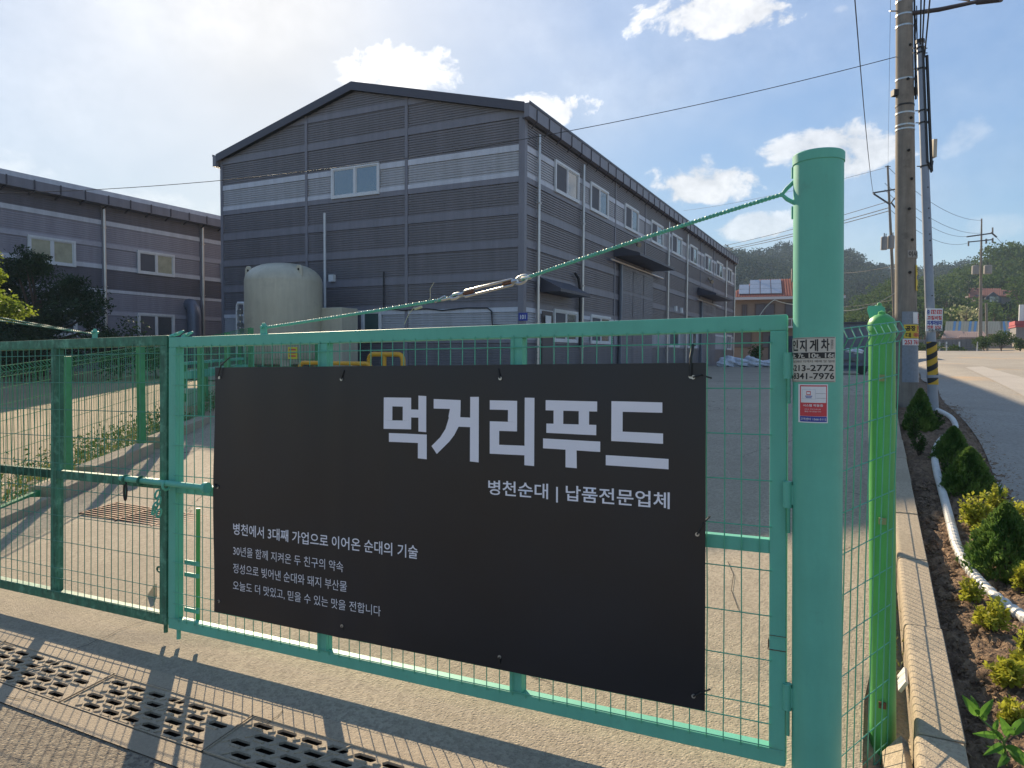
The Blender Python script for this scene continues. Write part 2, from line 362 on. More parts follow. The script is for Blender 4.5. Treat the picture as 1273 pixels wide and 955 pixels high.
streaks(m_tank, .14, (3, 3, .35)); streaks(m_green, .06, (9, 9, 1.0)); streaks(m_green_old, .45, (14, 14, 3)); streaks(m_lime, .15, (14, 14, 1.2)); streaks(m_pole, .3, (6, 6, .4)); streaks(m_white, .12, (5, 5, .8))
m_p = {}
def paint(name, c, rough=.6):
    if name not in m_p: m_p[name] = mat(name, c, rough, 0, .06, 6)
    return m_p[name]
# ================================================================== SETTING: ground
def gridlines(segs):
    out = [segs[0][0]]
    for a, b, st in segs:
        k = max(1, int(round((b - a) / st))); out += [a + (b - a) * (i + 1) / k for i in range(k)]
    return out
xs = gridlines([(-900, -100, 100), (-100, -30, 10), (-30, -9, 1.5), (-9, .04, .61), (.04, .20, .055), (.20, .42, .055), (.42, 3, .3), (3, 12, 1.5), (12, 60, 8), (60, 900, 105)])
ys = gridlines([(-80, -10, 14), (-10, -3, 2), (-3, 1.90, .7), (1.90, 2.43, .53), (2.43, 14, .7), (14, 60, 4), (60, 200, 14), (200, 1000, 100)])
V = []; idx = {}
for j, y in enumerate(ys):
    for i, x in enumerate(xs):
        low = .035
        if y < 30 and -9.2 < x < 16: low = .05
        if .05 < x < .21 and y < 12: low = (.085 + .06 * sm(y, 3.4, 4.2)) * (1 - sm(y, 8, 12)) + .01
        V.append((x, y, zt(x, y) - low)); idx[(i, j)] = len(V) - 1
Fq = []
for j in range(len(ys) - 1):
    for i in range(len(xs) - 1):
        cx_, cy_ = (xs[i] + xs[i + 1]) / 2, (ys[j] + ys[j + 1]) / 2
        if -9 < cx_ < .04 and 1.9 < cy_ < 2.43: continue
        Fq.append((idx[(i, j)], idx[(i + 1, j)], idx[(i + 1, j + 1)], idx[(i, j + 1)]))
me = npmesh('ground', np.array(V), np.array(Fq), m_sandy); put(bpy.data.objects.new('ground', me), kind='structure')

def sheet(name, xl, xr, yv, nx, m, dz=.004, bumpf=None, kind='structure'):
    P = []
    for y in yv:
        a, b = xl(y), xr(y); row = []
        for i in range(nx + 1):
            x = a + (b - a) * i / nx; row.append((x, y, zt(x, y) + dz + (bumpf(x, y) if bumpf else 0)))
        P.append(row)
    mb = MB().grid(P); o = mb.build(name, m, kind=kind)
    for p in o.data.polygons: p.use_smooth = True
    return o
def yard_left(y):
    if y < 12: return max(-9.0, -6.6 - .594 * (y - 2.33)) if y < 3 else -6.6 - .594 * (y - 2.33)
    return -12.35 - 13.6 * sm(y, 12, 16)
yy = gridlines([(2.42, 14, .35), (14, 62, 3)])
sheet('yard', yard_left, lambda y: .018 + .037 * sm(y, 3.4, 3.9), yy, 24, m_yard, 0.0)
sheet('street', lambda y: -12.0, lambda y: .9 if y < 1.2 else .018, gridlines([(-6, 1.93, .4)]), 20, m_street, -.004)
sheet('drain_edge', lambda y: -9.0, lambda y: .018, [1.925, 2.03], 20, m_kerb, .004)
sheet('drain_edge', lambda y: -9.0, lambda y: .018, [2.325, 2.43], 20, m_kerb, .004)
# drain channel and its grates
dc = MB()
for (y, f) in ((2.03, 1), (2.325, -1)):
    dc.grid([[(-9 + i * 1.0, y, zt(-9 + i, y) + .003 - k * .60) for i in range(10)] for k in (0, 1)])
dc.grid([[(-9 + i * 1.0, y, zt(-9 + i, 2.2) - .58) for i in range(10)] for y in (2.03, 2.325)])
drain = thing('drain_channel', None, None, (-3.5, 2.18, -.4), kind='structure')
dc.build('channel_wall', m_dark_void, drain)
def grate_mesh():
    bm = MB(); Lx, Ly = .985, .285; rows = 4; cols = 6; mx0 = .028; px = (Lx - 2 * mx0) / (cols + .5); py = (Ly - .03) / rows; th = .012
    def cell(x0, x1, y0, y1, hole):
        if not hole: bm.quad((x0, y0, 0), (x1, y0, 0), (x1, y1, 0), (x0, y1, 0)); return
        cx_, cy_ = (x0 + x1) / 2, (y0 + y1) / 2; hw, hh = .056, .017; c = .015
        H = [(cx_ - hw + c, cy_ - hh), (cx_ + hw - c, cy_ - hh), (cx_ + hw, cy_), (cx_ + hw - c, cy_ + hh), (cx_ - hw + c, cy_ + hh), (cx_ - hw, cy_)]
        bm.quad((x0, y0, 0), (x1, y0, 0), (*H[1], 0), (*H[0], 0)); bm.quad((x1, y0, 0), (x1, y1, 0), (*H[3], 0), (*H[2], 0), (*H[1], 0))
        bm.quad((x1, y1, 0), (x0, y1, 0), (*H[4], 0), (*H[3], 0)); bm.quad((x0, y1, 0), (x0, y0, 0), (*H[0], 0), (*H[5], 0), (*H[4], 0))
        for i in range(6):
            j = (i + 1) % 6; bm.quad((*H[i], 0), (*H[j], 0), (H[j][0], H[j][1], -th), (H[i][0], H[i][1], -th))
    for r in range(rows):
        y0 = -Ly / 2 + .015 + r * py; y1 = y0 + py; off = 0 if r % 2 else px / 2
        xa = -Lx / 2
        cell(xa, xa + mx0 + off, y0, y1, False)
        for c in range(cols):
            x0 = -Lx / 2 + mx0 + off + c * px
            cell(x0, x0 + px, y0, y1, True)
            # raised lugs between the slots
            bm.box(x0 + px * .30, x0 + px * .70, y0 - .0055, y0 + .0055, -.001, .007)
            bm.obox((x0 + px * .02, y0 + py * .18, .002), Vector((.8, .6, 0)), Vector((-.6, .8, 0)), Vector((0, 0, 1)), .016, .0045, .004)
        cell(-Lx / 2 + mx0 + off + cols * px, Lx / 2, y0, y1, False)
    cell(-Lx / 2, Lx / 2, -Ly / 2, -Ly / 2 + .015, False); cell(-Lx / 2, Lx / 2, Ly / 2 - .015, Ly / 2, False)
    # raised rims and the stippled corner plates
    bm.box(-Lx / 2, Lx / 2, -Ly / 2, -Ly / 2 + .006, -th, .006); bm.box(-Lx / 2, Lx / 2, Ly / 2 - .006, Ly / 2, -th, .006)
    bm.box(-Lx / 2, -Lx / 2 + .006, -Ly / 2, Ly / 2, -th, .0055); bm.box(Lx / 2 - .006, Lx / 2, -Ly / 2, Ly / 2, -th, .0055)
    bm.bar((-.08, -Ly / 2, .002), (.08, Ly / 2, .002), .006, .006)
    for i in range(10):
        for j in range(2):
            bm.box(-Lx / 2 + .012 + i * .009, -Lx / 2 + .017 + i * .009, Ly / 2 - .014 - j * .008, Ly / 2 - .009 - j * .008, 0, .003)
            bm.box(Lx / 2 - .017 - i * .009, Lx / 2 - .012 - i * .009, -Ly / 2 + .009 + j * .008, -Ly / 2 + .014 + j * .008, 0, .003)
    return bm.mesh('drain_grate', m_grate)
gm = grate_mesh()
for k in range(9):
    x0 = -7.49 + k * 1.0 + .0; x = x0 + .5
    o = bpy.data.objects.new('drain_grate', gm); o.rotation_euler = (.09 + random.uniform(-.006, .006), -.0176, random.uniform(-.004, .004))
    put(o, drain); o.location = (x + 3.5, 0, zt(x, 2.18) + .002 + .4 + random.uniform(-.003, .003))

cr_ = MB()
for chain in ([(86, 812), (97, 807.5), (110, 803), (121, 797), (134, 792.5), (147, 785), (158, 781), (170, 777), (183, 773)], [(330, 905), (338, 897), (345, 893), (352, 886)], [(8, 868), (25, 872), (34, 868), (52, 874)], [(905, 700), (912, 716), (909, 735), (918, 760)]):
    for a, b in zip(chain[:-1], chain[1:]):
        p, q = T(*a), T(*b); w = .0022; d = (q - p).normalized(); sd = Vector((-d.y, d.x, 0)) * w
        cr_.quad(*[(v.x, v.y, zt(v.x, v.y) + .008) for v in (p - sd, q - sd * .8, q + sd * .8, p + sd)])
cr_.build('crack', m_dark_void, kind='structure')
# street on the right and its planting bed
def road_l(y): return 1.08 + .018 * max(0, y - 8) + .06 * math.sin(y * .8) * sm(y, -4, 0)
def road_r(y): return 9.5 + .30 * max(0, y - 20)
sheet('road', road_l, road_r, gridlines([(-8, 12, .5), (12, 60, 1.5), (60, 90, 5)]), 24, m_road, .004)
# pale concrete repair strip in the road
p_ = [T(1200, 457), T(1222, 456), T(1300, 478), T(1300, 508)]
sp = MB(); Pp = []
for i in range(13):
    t = i / 12; a = p_[0].lerp(p_[3], t); b = p_[1].lerp(p_[2], t); row = []
    for j in range(5):
        q = a.lerp(b, j / 4); row.append((q.x, q.y, zt(q.x, q.y) + .010))
    Pp.append(row)
sp.grid(Pp).build('road_patch', m_patch, kind='structure')
def soilb(x, y):
    return (.018 * math.sin(x * 21 + y * 5) * math.sin(y * 17 + x * 3) + .012 * math.sin(x * 47 + 1.3) * math.sin(y * 39) + random.uniform(-.012, .014)) + .03 * math.sin((x - .36) / .75 * PI)
sheet('planting_bed', lambda y: .34, lambda y: road_l(y) + .10, gridlines([(1.2, 7, .03), (7, 13, .06), (13, 24, .4)]), 44, m_soil, -.005, soilb)
# soil and chips: loose clods
def scatter(name, n, area, size, m, dz=0.0, label=None, flat=.5, bed=False):
    A = np.array([(1, 0, -.6), (-.5, .87, -.6), (-.5, -.87, -.6), (0, 0, .9)]); Fs = np.array([(0, 1, 3), (1, 2, 3), (2, 0, 3), (0, 2, 1)])
    VV = []; FF = []
    for k in range(n):
        x, y = area(); s = size * random.uniform(.35, 1.0) ** 1.3; Rm = np.array(Matrix.Rotation(random.uniform(0, 6.3), 3, 'Z') @ Matrix.Rotation(random.uniform(-.8, .8), 3, 'X'))
        q = (A * np.array([random.uniform(.7, 2.2), random.uniform(.5, 1), flat]) * s) @ Rm.T + np.array([x, y, zt(x, y) + dz])
        FF.append(Fs + 4 * k); VV.append(q)
    me = npmesh(name, np.concatenate(VV), np.concatenate(FF), m); return put(bpy.data.objects.new(name, me), kind='stuff', label=label)
scatter('soil_clods', 2600, lambda: (random.uniform(.38, 1.12), random.uniform(1.8, 7.5)), .020, m_soil, .018, 'brown clods and chips of earth lying over the planting bed')
m_straw = mat('dry_mulch', (.30, .19, .11), .9, 0, .3, 20)
scatter('mulch', 2600, lambda: (random.triangular(.45, 1.15, .95), random.uniform(1.8, 7.5)), .012, m_straw, .028, 'dry tan mulch chips scattered over the dark bed soil', .25)
scatter('road_edge_litter', 1400, lambda: (random.gauss(1.18, .09), random.uniform(2.5, 13)), .014, m_straw, .006, 'dry litter of leaves along the edge of the road', .3)
scatter('grit', 900, lambda: (random.gauss(.10, .05), random.uniform(2.4, 9)), .014, m_conc, -.14, 'loose grit in the gap beside the kerb')

# kerb
kerb = thing('kerb', None, None, (.28, 3, 0), kind='structure')
kb = MB(); sec = [(-.0825, -.30), (.0825, -.30), (.0825, 0), (-.060, 0), (-.075, -.006), (-.0825, -.025)]
n0 = len(sec); kb.v = [(x, -.496, z) for x, z in sec] + [(x, .496, z) for x, z in sec]
kb.f = [tuple(range(n0)), tuple(range(2 * n0 - 1, n0 - 1, -1))] + [(i, n0 + i, n0 + (i + 1) % n0, (i + 1) % n0) for i in range(n0)]
ksm = kb.mesh('kerb_stone', m_kerb)
bm = bmesh.new(); bm.from_mesh(ksm); bmesh.ops.recalc_face_normals(bm, faces=bm.faces); bmesh.ops.bevel(bm, geom=bm.edges[:], offset=.004, segments=1, affect='EDGES'); bm.to_mesh(ksm); bm.free()
for k in range(12):
    y = 1.6 + k * 1.0; o = bpy.data.objects.new('kerb_stone', ksm); put(o, kerb)
    o.location = (random.uniform(-.004, .004), y - 3, zt(.2, y) + .105 + random.uniform(-.004, .004)); sl = math.atan((zt(.2, y + .5) - zt(.2, y - .5)))
    o.rotation_euler = (sl, 0, random.uniform(-.004, .004))
# broken slab leaning at the foot of the kerb
sl = MB(); c0 = Vector((.145, 2.95, zt(.13, 2.95) - .02))
sl.obox(c0, Vector((.62, .05, .78)).normalized(), Vector((-.05, 1, .09)).normalized(), Vector((-.78, 0, .62)).normalized(), .055, .24, .018)
sl.build('concrete_slab', m_kerb, loc=c0, label='broken flat concrete slab leaning against the foot of the kerb', cat='concrete slab', bevel=.004)
c0 = Vector((.175, 3.62, zt(.17, 3.6) + .05))
MB().obox(c0, Vector((.5, .0, .86)).normalized(), Vector((0, 1, .1)).normalized(), Vector((-.86, 0, .5)).normalized(), .028, .07, .008).build('broken_board', m_hose, loc=c0, label='splintered white board wedged upright between fence and kerb', cat='board', bevel=.003)

# ================================================================== GATE
S = 4.016
GP = CC + S * np.array([-0.87456119, 0.66163906, -0.39066298])
gu = np.array([0.99976331, 0.01280579, 0.01758804]); gv = np.array([-0.02593485, 0.03487199, 0.99905522]); gn = np.cross(gu, gv); gn /= np.linalg.norm(gn)   # gn points towards the camera (-Y)
gv2 = np.cross(gn, gu)
GM = Matrix(((gu[0], -gn[0], gv[0], GP[0]), (gu[1], -gn[1], gv[1], GP[1]), (gu[2], -gn[2], gv[2], GP[2]), (0, 0, 0, 1)))
def G(px, py, off=0.0):
    r = ray(px, py); P0 = GP + gn * off; t = ((P0 - CC) @ gn) / (r @ gn); Q = CC + t * r - P0
    ab = np.linalg.lstsq(np.stack([gu, gv], 1), Q, rcond=None)[0]; return float(ab[0]), float(ab[1])
HG, LG, TW = 1.65, 3.28, .058
def gate_leaf(root, x0, x1, posts, mframe, mwire, wires_x, wires_z, mid=.797):
    y0, y1 = 0.0, .055
    sp = [('bottom_rail', x0, x1, 0, TW), ('top_rail', x0, x1, HG - TW, HG)]
    for nm, a, b, z0, z1 in sp: MB().box(a, b, y0, y1, z0, z1).build(nm, mframe, root, local=True, bevel=.004)
    for a in (x0, x1 - TW): MB().box(a, a + TW, y0 - .0004, y1 + .0004, TW, HG - TW).build('stile', mframe, root, local=True, bevel=.004)
    edges = [x0 + TW] + sum([[p - .029, p + .029] for p in posts], []) + [x1 - TW]
    for p in posts: MB().box(p - .029, p + .029, y0 + .003, y1 - .003, TW, HG - TW).build('upright', mframe, root, local=True, bevel=.003)
    for i in range(0, len(edges), 2): MB().box(edges[i], edges[i + 1], y0 + .006, y1 - .006, mid - .026, mid + .026).build('middle_rail', mframe, root, local=True, bevel=.003)
    w = MB()
    for x in wires_x:
        j = [random.uniform(-.0025, .0025) for _ in range(4)]
        w.tube([(x, -.004, TW - .01), (x + j[0], -.004 + j[1], .55), (x + j[2], -.004 + j[3], 1.1), (x, -.004, HG - TW + .01)], .0024, 5, False)
    for z in wires_z: w.tube([(x0 + TW - .01, -.0085, z), ((x0 + x1) / 2, -.0085 + random.uniform(-.003, .003), z + random.uniform(-.004, .004)), (x1 - TW + .01, -.0085, z)], .0024, 5, False)
    w.build('wire_mesh', mwire, root, local=True)
wz = [.055 + .012, .150, .214, .383, .546, .712, .872, 1.041, 1.21, 1.38, 1.548]
gr = thing('gate_leaf', 'right leaf of the mint green mesh gate, carrying the black banner', 'gate', GM)
gate_leaf(gr, 0, LG, [1.112, 2.186], m_green, m_wire, [.09 + .0632 * i for i in range(50)], wz)
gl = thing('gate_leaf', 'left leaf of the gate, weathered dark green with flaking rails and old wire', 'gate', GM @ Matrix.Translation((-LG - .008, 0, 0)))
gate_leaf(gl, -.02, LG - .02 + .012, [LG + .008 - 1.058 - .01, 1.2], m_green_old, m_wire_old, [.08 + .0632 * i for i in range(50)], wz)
def clamp_strap(root, x, z):      # rusty strap on the right stile
    MB().box(x - .031, x + .031, -.0028, -.001, z - .028, z - .025).box(x - .031, x + .031, -.0028, -.001, z + .025, z + .027).box(x - .033, x - .031, -.003, .02, z - .026, z + .01).build('rust_mark', m_rust, root, local=True, bevel=.001)
def lug(root, x, m, z=HG):
    b = MB(); b.prism([(x - .022, z), (x + .022, z), (x + .02, z + .045), (x + .008, z + .06), (x - .008, z + .06), (x - .02, z + .045)], .022, .030)
    b.tube([(x, .005, z + .038), (x, .05, z + .038)], .008, 8); b.build('cable_lug', m, root, local=True, bevel=.0015)
lug(gr, .697, m_green); lug(gl, LG + .008 - .694, m_green)
# latch: long sliding bolt with its eyes, chain hanging from it
bz = .818; 
MB().tube([(-.345 + LG + .008, -.045, bz + .004), (.352 + LG + .008, -.045, bz - .004)], .0165, 14).build('slide_bolt', m_green, gl, local=True, smooth=True)
MB().tube([(.342 + LG + .008, -.045, bz - .004), (.366 + LG + .008, -.045, bz - .004)], .030, 16).build('bolt_knob', m_green, gl, local=True, smooth=True)
for x in (-.30, -.17):
    t = MB(); t.tube([(x + LG + .008, -.045 + .024 * math.cos(a), bz + .024 * math.sin(a)) for a in np.linspace(0, 2 * PI, 17)], .007, 7, False)
    t.box(x - .005 + LG + .008, x + .005 + LG + .008, -.024, .0, bz - .012, bz + .012); t.build('bolt_eye', m_green_old, gl, local=True, smooth=True)
t = MB(); t.tube([(.04 + .0, -.045 + .024 * math.cos(a), bz + .024 * math.sin(a)) for a in np.linspace(0, 2 * PI, 17)], .007, 7, False)
t.box(.035, .045, -.024, .0, bz - .012, bz + .012); t.build('bolt_eye', m_green, gr, local=True, smooth=True)
def ring(mb, c, ax, ay, ra, rb, r, n=18): mb.tube([Vector(c) + Vector(ax) * ra * math.cos(a) + Vector(ay) * rb * math.sin(a) for a in np.linspace(0, 2 * PI, n)], r, 6, False)
ch = thing('padlock_chain', 'short loop of green painted chain hanging from the bolt between the two gate leaves', 'chain', GM @ Matrix.Translation((-.01, -.06, bz - .05)))
for i, (dx, dz, a) in enumerate(((.0, .0, .3), (.012, -.038, 1.2), (-.018, -.070, .2), (-.03, -.095, 1.3), (.012, -.105, .5))):
    mb = MB(); ring(mb, (dx, 0, dz), (math.sin(a) * .6, math.cos(a), 0), (.35, 0, 1), .013, .024, .0055); mb.build('chain_link', m_green, ch, local=True, smooth=True)
mb = MB(); ring(mb, (-.258 - .03, 0, -.045), (1, 0, 0), (0, 0, 1), .012, .052, .006)
hk = mb.build('hanging_loop', m_black, None, label='black wire loop dangling from the bolt on the left gate leaf', cat='wire loop'); hk.matrix_world = GM @ Matrix.Translation((-.01, -.05, bz - .01))
# green links of chain on top of the meeting stiles
mb = MB()
for i in range(5): ring(mb, (.0 + i * .036, .02 + .006 * (i % 2), HG + .012 + .008 * (i % 3)), (1, .3 * (i % 2), .2), (0, .8, .5 + .2 * (i % 2)), .021, .013, .0055)
tc_ = mb.build('top_chain', m_green, None, smooth=True, label='green chain links lying on the top rail where the two leaves meet', cat='chain'); tc_.matrix_world = GM
# drop bolt
MB().tube([(.151, .075, -.02), (.151, .075, .68)], .012, 10).build('drop_bolt', m_lime, gr, local=True, smooth=True)
for z in (.10, .30, .37): MB().box(.06, .175, .056, .066, z - .012, z + .012).build('bolt_bracket', m_green, gr, local=True, bevel=.002)
for x in (-.012, ): MB().tube([(x + LG - .05, .04, -.06), (x + LG - .05, .04, .35)], .012, 10).build('drop_bolt', m_green_old, gl, local=True, smooth=True)
MB().tube([(.05, .03, -.062), (.05, .03, .01)], .012, 10).build('drop_bolt_tip', m_green, gr, local=True, smooth=True)
mb = MB(); ring(mb, (LG - .085, .02, .305), (1, 0, 0), (0, 0, 1), .026, .015, .006); mb.build('bolt_handle', m_green_old, gl, local=True, smooth=True)
clamp_strap(gr, LG - .029, .448)
# a sharpened wooden wedge on the ground behind the left stile
w0 = T(186, 742); MB().prism([(-.045, 0), (.03, 0), (.03, .085)], -.01, .01).build('wooden_wedge', paint('pale_wood', (.62, .47, .32)), loc=None, label='pale pointed wooden wedge standing behind the meeting gate stiles', cat='wedge').location = T(190, 741)

# ------------------------------------------------------------------ banner and its print
BOFF = .045
a0, a1, b0, b1 = .411, 3.000, .166, 1.4755
def ripple(a, b):
    return .004 * math.sin(a * 7.5 + .6 * b) * sm(a, 2.2, .6) + .006 * math.exp(-((a - 1.27) / .06) ** 2) + .004 * math.exp(-((a - 1.55) / .07) ** 2) + .0025 * math.sin(a * 17 + b * 2) * sm(b, .5, 1.4)
NB = thing('banner', 'large black vinyl banner with white Korean lettering tied to the right gate leaf', 'banner', GM)
na, nb = 110, 24
front = [[(a0 + (a1 - a0) * i / na + .006 * math.sin(b * 6) * (1 - sm(i / na, 0, .03)), -(BOFF + ripple(a0 + (a1 - a0) * i / na, b)), b) for i in range(na + 1)] for b in [b0 + (b1 - b0) * j / nb + 0 for j in range(nb + 1)]]
mb = MB().grid(front).grid([[(p[0], p[1] + .0012, p[2]) for p in row[::-1]] for row in front])
bs = mb.build('sheet', m_banner, NB, local=True, smooth=True)
def print_mesh(name, me, parent, m, lift=.0012, fn=None, step=.03):
    bm = bmesh.new(); bm.from_mesh(me)
    if step:
        xsv = [v.co.x for v in bm.verts]; x = min(xsv) + step
        while x < max(xsv):
            bmesh.ops.bisect_plane(bm, geom=bm.verts[:] + bm.edges[:] + bm.faces[:], plane_co=(x, 0, 0), plane_no=(1, 0, 0)); x += step
    for v in bm.verts:
        a, b = v.co.x, v.co.z; v.co = fn(a, b, lift)
    bm.to_mesh(me); bm.free(); me.materials.clear(); me.materials.append(m)
    return put(bpy.data.objects.new(name, me), parent)
def bfn(a, b, l): return Vector((a, -(BOFF + ripple(a, b) + l), b))
def text_mesh(s, a0, a1, b0, b1, bold=0.0, spacing=1.0, keep=False):
    cu = bpy.data.curves.new('txt', 'FONT'); cu.body = s; cu.offset = bold; cu.space_character = spacing; cu.resolution_u = 3
    ob = bpy.data.objects.new('txt', cu); COL.objects.link(ob); dg = bpy.context.evaluated_depsgraph_get()
    me = bpy.data.meshes.new_from_object(ob.evaluated_get(dg)); bpy.data.objects.remove(ob); bpy.data.curves.remove(cu)
    n = len(me.vertices); co = np.zeros(n * 3, np.float32); me.vertices.foreach_get('co', co); co = co.reshape(-1, 3)
    lo, hi = co.min(0), co.max(0); sx = (a1 - a0) / (hi[0] - lo[0]); sy = (b1 - b0) / (hi[1] - lo[1])
    out = np.zeros_like(co); out[:, 0] = a0 + (co[:, 0] - lo[0]) * sx; out[:, 2] = b0 + (co[:, 1] - lo[1]) * sy
    me.vertices.foreach_set('co', out.ravel()); me.update(); return me
K = 3.031
title = {
 'a': [[(50, 78), (152, 80), (152, 114), (82, 112), (50, 112)], [(50, 112), (82, 112), (82, 164), (50, 164)], [(120, 113), (152, 114), (152, 166), (120, 165)], [(50, 164), (152, 166), (152, 199), (50, 196)],
       [(152, 124), (180, 125), (180, 155), (152, 154)], [(180, 72), (210, 74), (210, 210), (180, 207)], [(70, 212), (212, 219), (212, 252), (70, 245)], [(178, 250), (212, 252), (212, 312), (178, 308)]],
 'b': [[(238, 85), (337, 90), (337, 124), (238, 121)], [(298, 122), (337, 124), (336, 158), (330, 190), (296, 176), (293, 150)], [(296, 150), (330, 190), (314, 222), (296, 246), (250, 292), (230, 262), (262, 230), (282, 198)],
       [(334, 154), (373, 156), (373, 192), (329, 190)], [(373, 78), (406, 78), (406, 325), (373, 321)]],
 'c': [[(448, 91), (551, 94), (551, 129), (448, 126)], [(517, 128), (551, 129), (551, 174), (517, 172)], [(448, 170), (551, 174), (551, 209), (448, 205)], [(448, 205), (484, 206), (484, 260), (448, 257)], [(448, 257), (579, 263), (579, 299), (448, 292)], [(579, 82), (615, 83), (615, 340), (579, 336)]],
 'd': [[(657, 92), (852, 98), (852, 136), (657, 130)], [(687, 131), (724, 132), (724, 182), (687, 181)], [(783, 134), (822, 135), (822, 185), (783, 184)], [(660, 180), (849, 186), (849, 225), (660, 215)], [(648, 236), (864, 249), (864, 288), (648, 273)], [(733, 278), (775, 281), (776, 349), (733, 345)]],
 'e': [[(905, 97), (1097, 103), (1097, 142), (905, 136)], [(905, 136), (947, 137), (947, 212), (905, 210)], [(905, 210), (1100, 220), (1100, 259), (905, 247)], [(885, 300), (1121, 316), (1121, 355), (885, 338)]]}
for key, polys in title.items():
    bmv = bpy.data.meshes.new('title_letter'); vv = []; ff = []
    for P in polys:
        n = len(vv)
        for (x, y) in P:
            a, b = G(460 + x / K, 470 + y / K, BOFF + .001); vv.append((a, 0, b))
        ff.append(tuple(range(n, n + len(P)))[::-1])
    bmv.from_pydata(vv, [], ff); print_mesh('title_letter', bmv, bs, m_print, .0018, bfn, .04)
def btext(s, L0, L1, bold, name='printed_word', m=m_print):
    (x0, yt0, yb0), (x1, yt1, yb1) = L0, L1
    aL, bT = G(x0, yt0, BOFF); _, bB = G(x0, yb0, BOFF); aR, bT1 = G(x1, yt1, BOFF); _, bB1 = G(x1, yb1, BOFF)
    me = text_mesh(s, aL, aR, (bB + bB1) / 2, (bT + bT1) / 2, bold); hgt = bT - bB
    iv = sorted((min(me.vertices[i].co.x for i in p.vertices), max(me.vertices[i].co.x for i in p.vertices)) for p in me.polygons)
    cuts = []; e = iv[0][1]
    for lo, hi in iv:
        if lo - e > hgt * .17: cuts.append((lo + e) / 2)
        e = max(e, hi)
    cuts = [-9] + cuts + [9]
    for i in range(len(cuts) - 1):
        m2 = me.copy(); bm = bmesh.new(); bm.from_mesh(m2)
        bmesh.ops.delete(bm, geom=[f for f in bm.faces if not cuts[i] < f.calc_center_median().x <= cuts[i + 1]], context='FACES'); bm.to_mesh(m2); bm.free()
        if len(m2.polygons): print_mesh(name, m2, bs, m, .0016, bfn, .05)
c5 = lambda x, y: (460 + x / K, 470 + y / K)
btext('병천순대 | 납품전문업체', (c5(443, 0)[0], c5(0, 389)[1], c5(0, 455)[1]), (c5(1126, 0)[0], c5(0, 443)[1], c5(0, 515)[1]), .012)
q6 = lambda x, yt, yb: (260 + x / 4.546, 640 + yt / 4.546, 640 + yb / 4.546)
btext('병천에서 3대째 가업으로 이어온 순대의 기술', q6(132, 55, 120), q6(1178, 176, 252), .009)
btext('30년을 함께 지켜온 두 친구의 약속', q6(132, 180, 236), q6(760, 266, 324), -.004)
btext('정성으로 빚어낸 순대와 돼지 부산물', q6(132, 279, 337), q6(780, 378, 434), -.004)
btext('오늘도 더 맛있고, 믿을 수 있는 맛을 전합니다', q6(132, 378, 434), q6(970, 518, 578), -.004)
# ties
def tie(p, q, r=.0035):
    (ax_, bx_), (cx_, dx_) = G(*p, BOFF), G(*q, BOFF)
    MB().tube([(ax_, -.006, bx_), ((ax_ + cx_) / 2, -BOFF - .004, (bx_ + dx_) / 2 + .01), (cx_, -BOFF - .008, dx_)], r, 6).build('tie', m_black, NB, local=True)
    MB().tube([(cx_, -BOFF - .001 - ripple(cx_, dx_), dx_), (cx_, -BOFF - .004 - ripple(cx_, dx_), dx_)], .008, 10).build('eyelet', m_steel, NB, local=True)
tie((278, 444), (271, 470)); tie((430, 457), (424, 473)); tie((616, 456), (621, 473)); tie((857, 432), (857, 472), .006); tie((880, 474), (860, 473)); tie((267, 752), (272, 748)); tie((428, 792), (426, 779)); tie((622, 838), (621, 819)); tie((880, 866), (862, 869)); tie((879, 648), (866, 668)); tie((263, 604), (270, 606), .005)

# ------------------------------------------------------------------ main post with cap, hinges, stickers
pb = aY(1014.5, 600, 2.74); PX, PY = pb.x + .004, 2.74; PR = .0805 * 1.03
ptop = aY(1015.6, 191, 2.74).z
lean = Vector(((aY(1016, 200, 2.74).x - aY(1013.8, 940, 2.74).x) / (aY(1016, 200, 2.74).z - aY(1013.8, 940, 2.74).z), .012, 1)).normalized()
Xa = Vector((1, 0, 0)); Xa = (Xa - lean * Xa.dot(lean)).normalized(); Ya = lean.cross(Xa)
pz0 = zt(PX, PY) - .05
z600 = aY(1014.5, 600, 2.74).z
base = Vector((PX, PY, z600)) + lean * ((pz0 - z600) / lean.z)
PM = Matrix(((Xa.x, Ya.x, lean.x, base.x), (Xa.y, Ya.y, lean.y, base.y), (Xa.z, Ya.z, lean.z, base.z), (0, 0, 0, 1)))
Hp = (ptop - pz0) / lean.z
gp = thing('gate_post', 'thick round mint green gate post on the right with sticker on it', 'gate post', PM)
MB().lathe([(PR, 0), (PR, Hp - .03)], 48).build('tube', m_green, gp, local=True, smooth=True)
MB().lathe([(PR + .003, Hp - .034), (PR + .0035, Hp - .004), (PR, Hp), (PR * .6, Hp + .003), (.001, Hp + .004)], 48).build('cap', m_green, gp, local=True, smooth=True)
def phi_of(px, py):   # angle on the post surface seen at a pixel, and height
    inv = PM.inverted(); o = inv @ Vector(CC); d = (inv.to_3x3() @ Vector(ray(px, py)))
    A = d.x ** 2 + d.y ** 2; B = 2 * (o.x * d.x + o.y * d.y); Cc = o.x ** 2 + o.y ** 2 - (PR + .001) ** 2
    D = B * B - 4 * A * Cc
    if D < 0: D = 0
    t = (-B - math.sqrt(D)) / (2 * A); P = o + d * t; return math.atan2(P.y, P.x), P.z
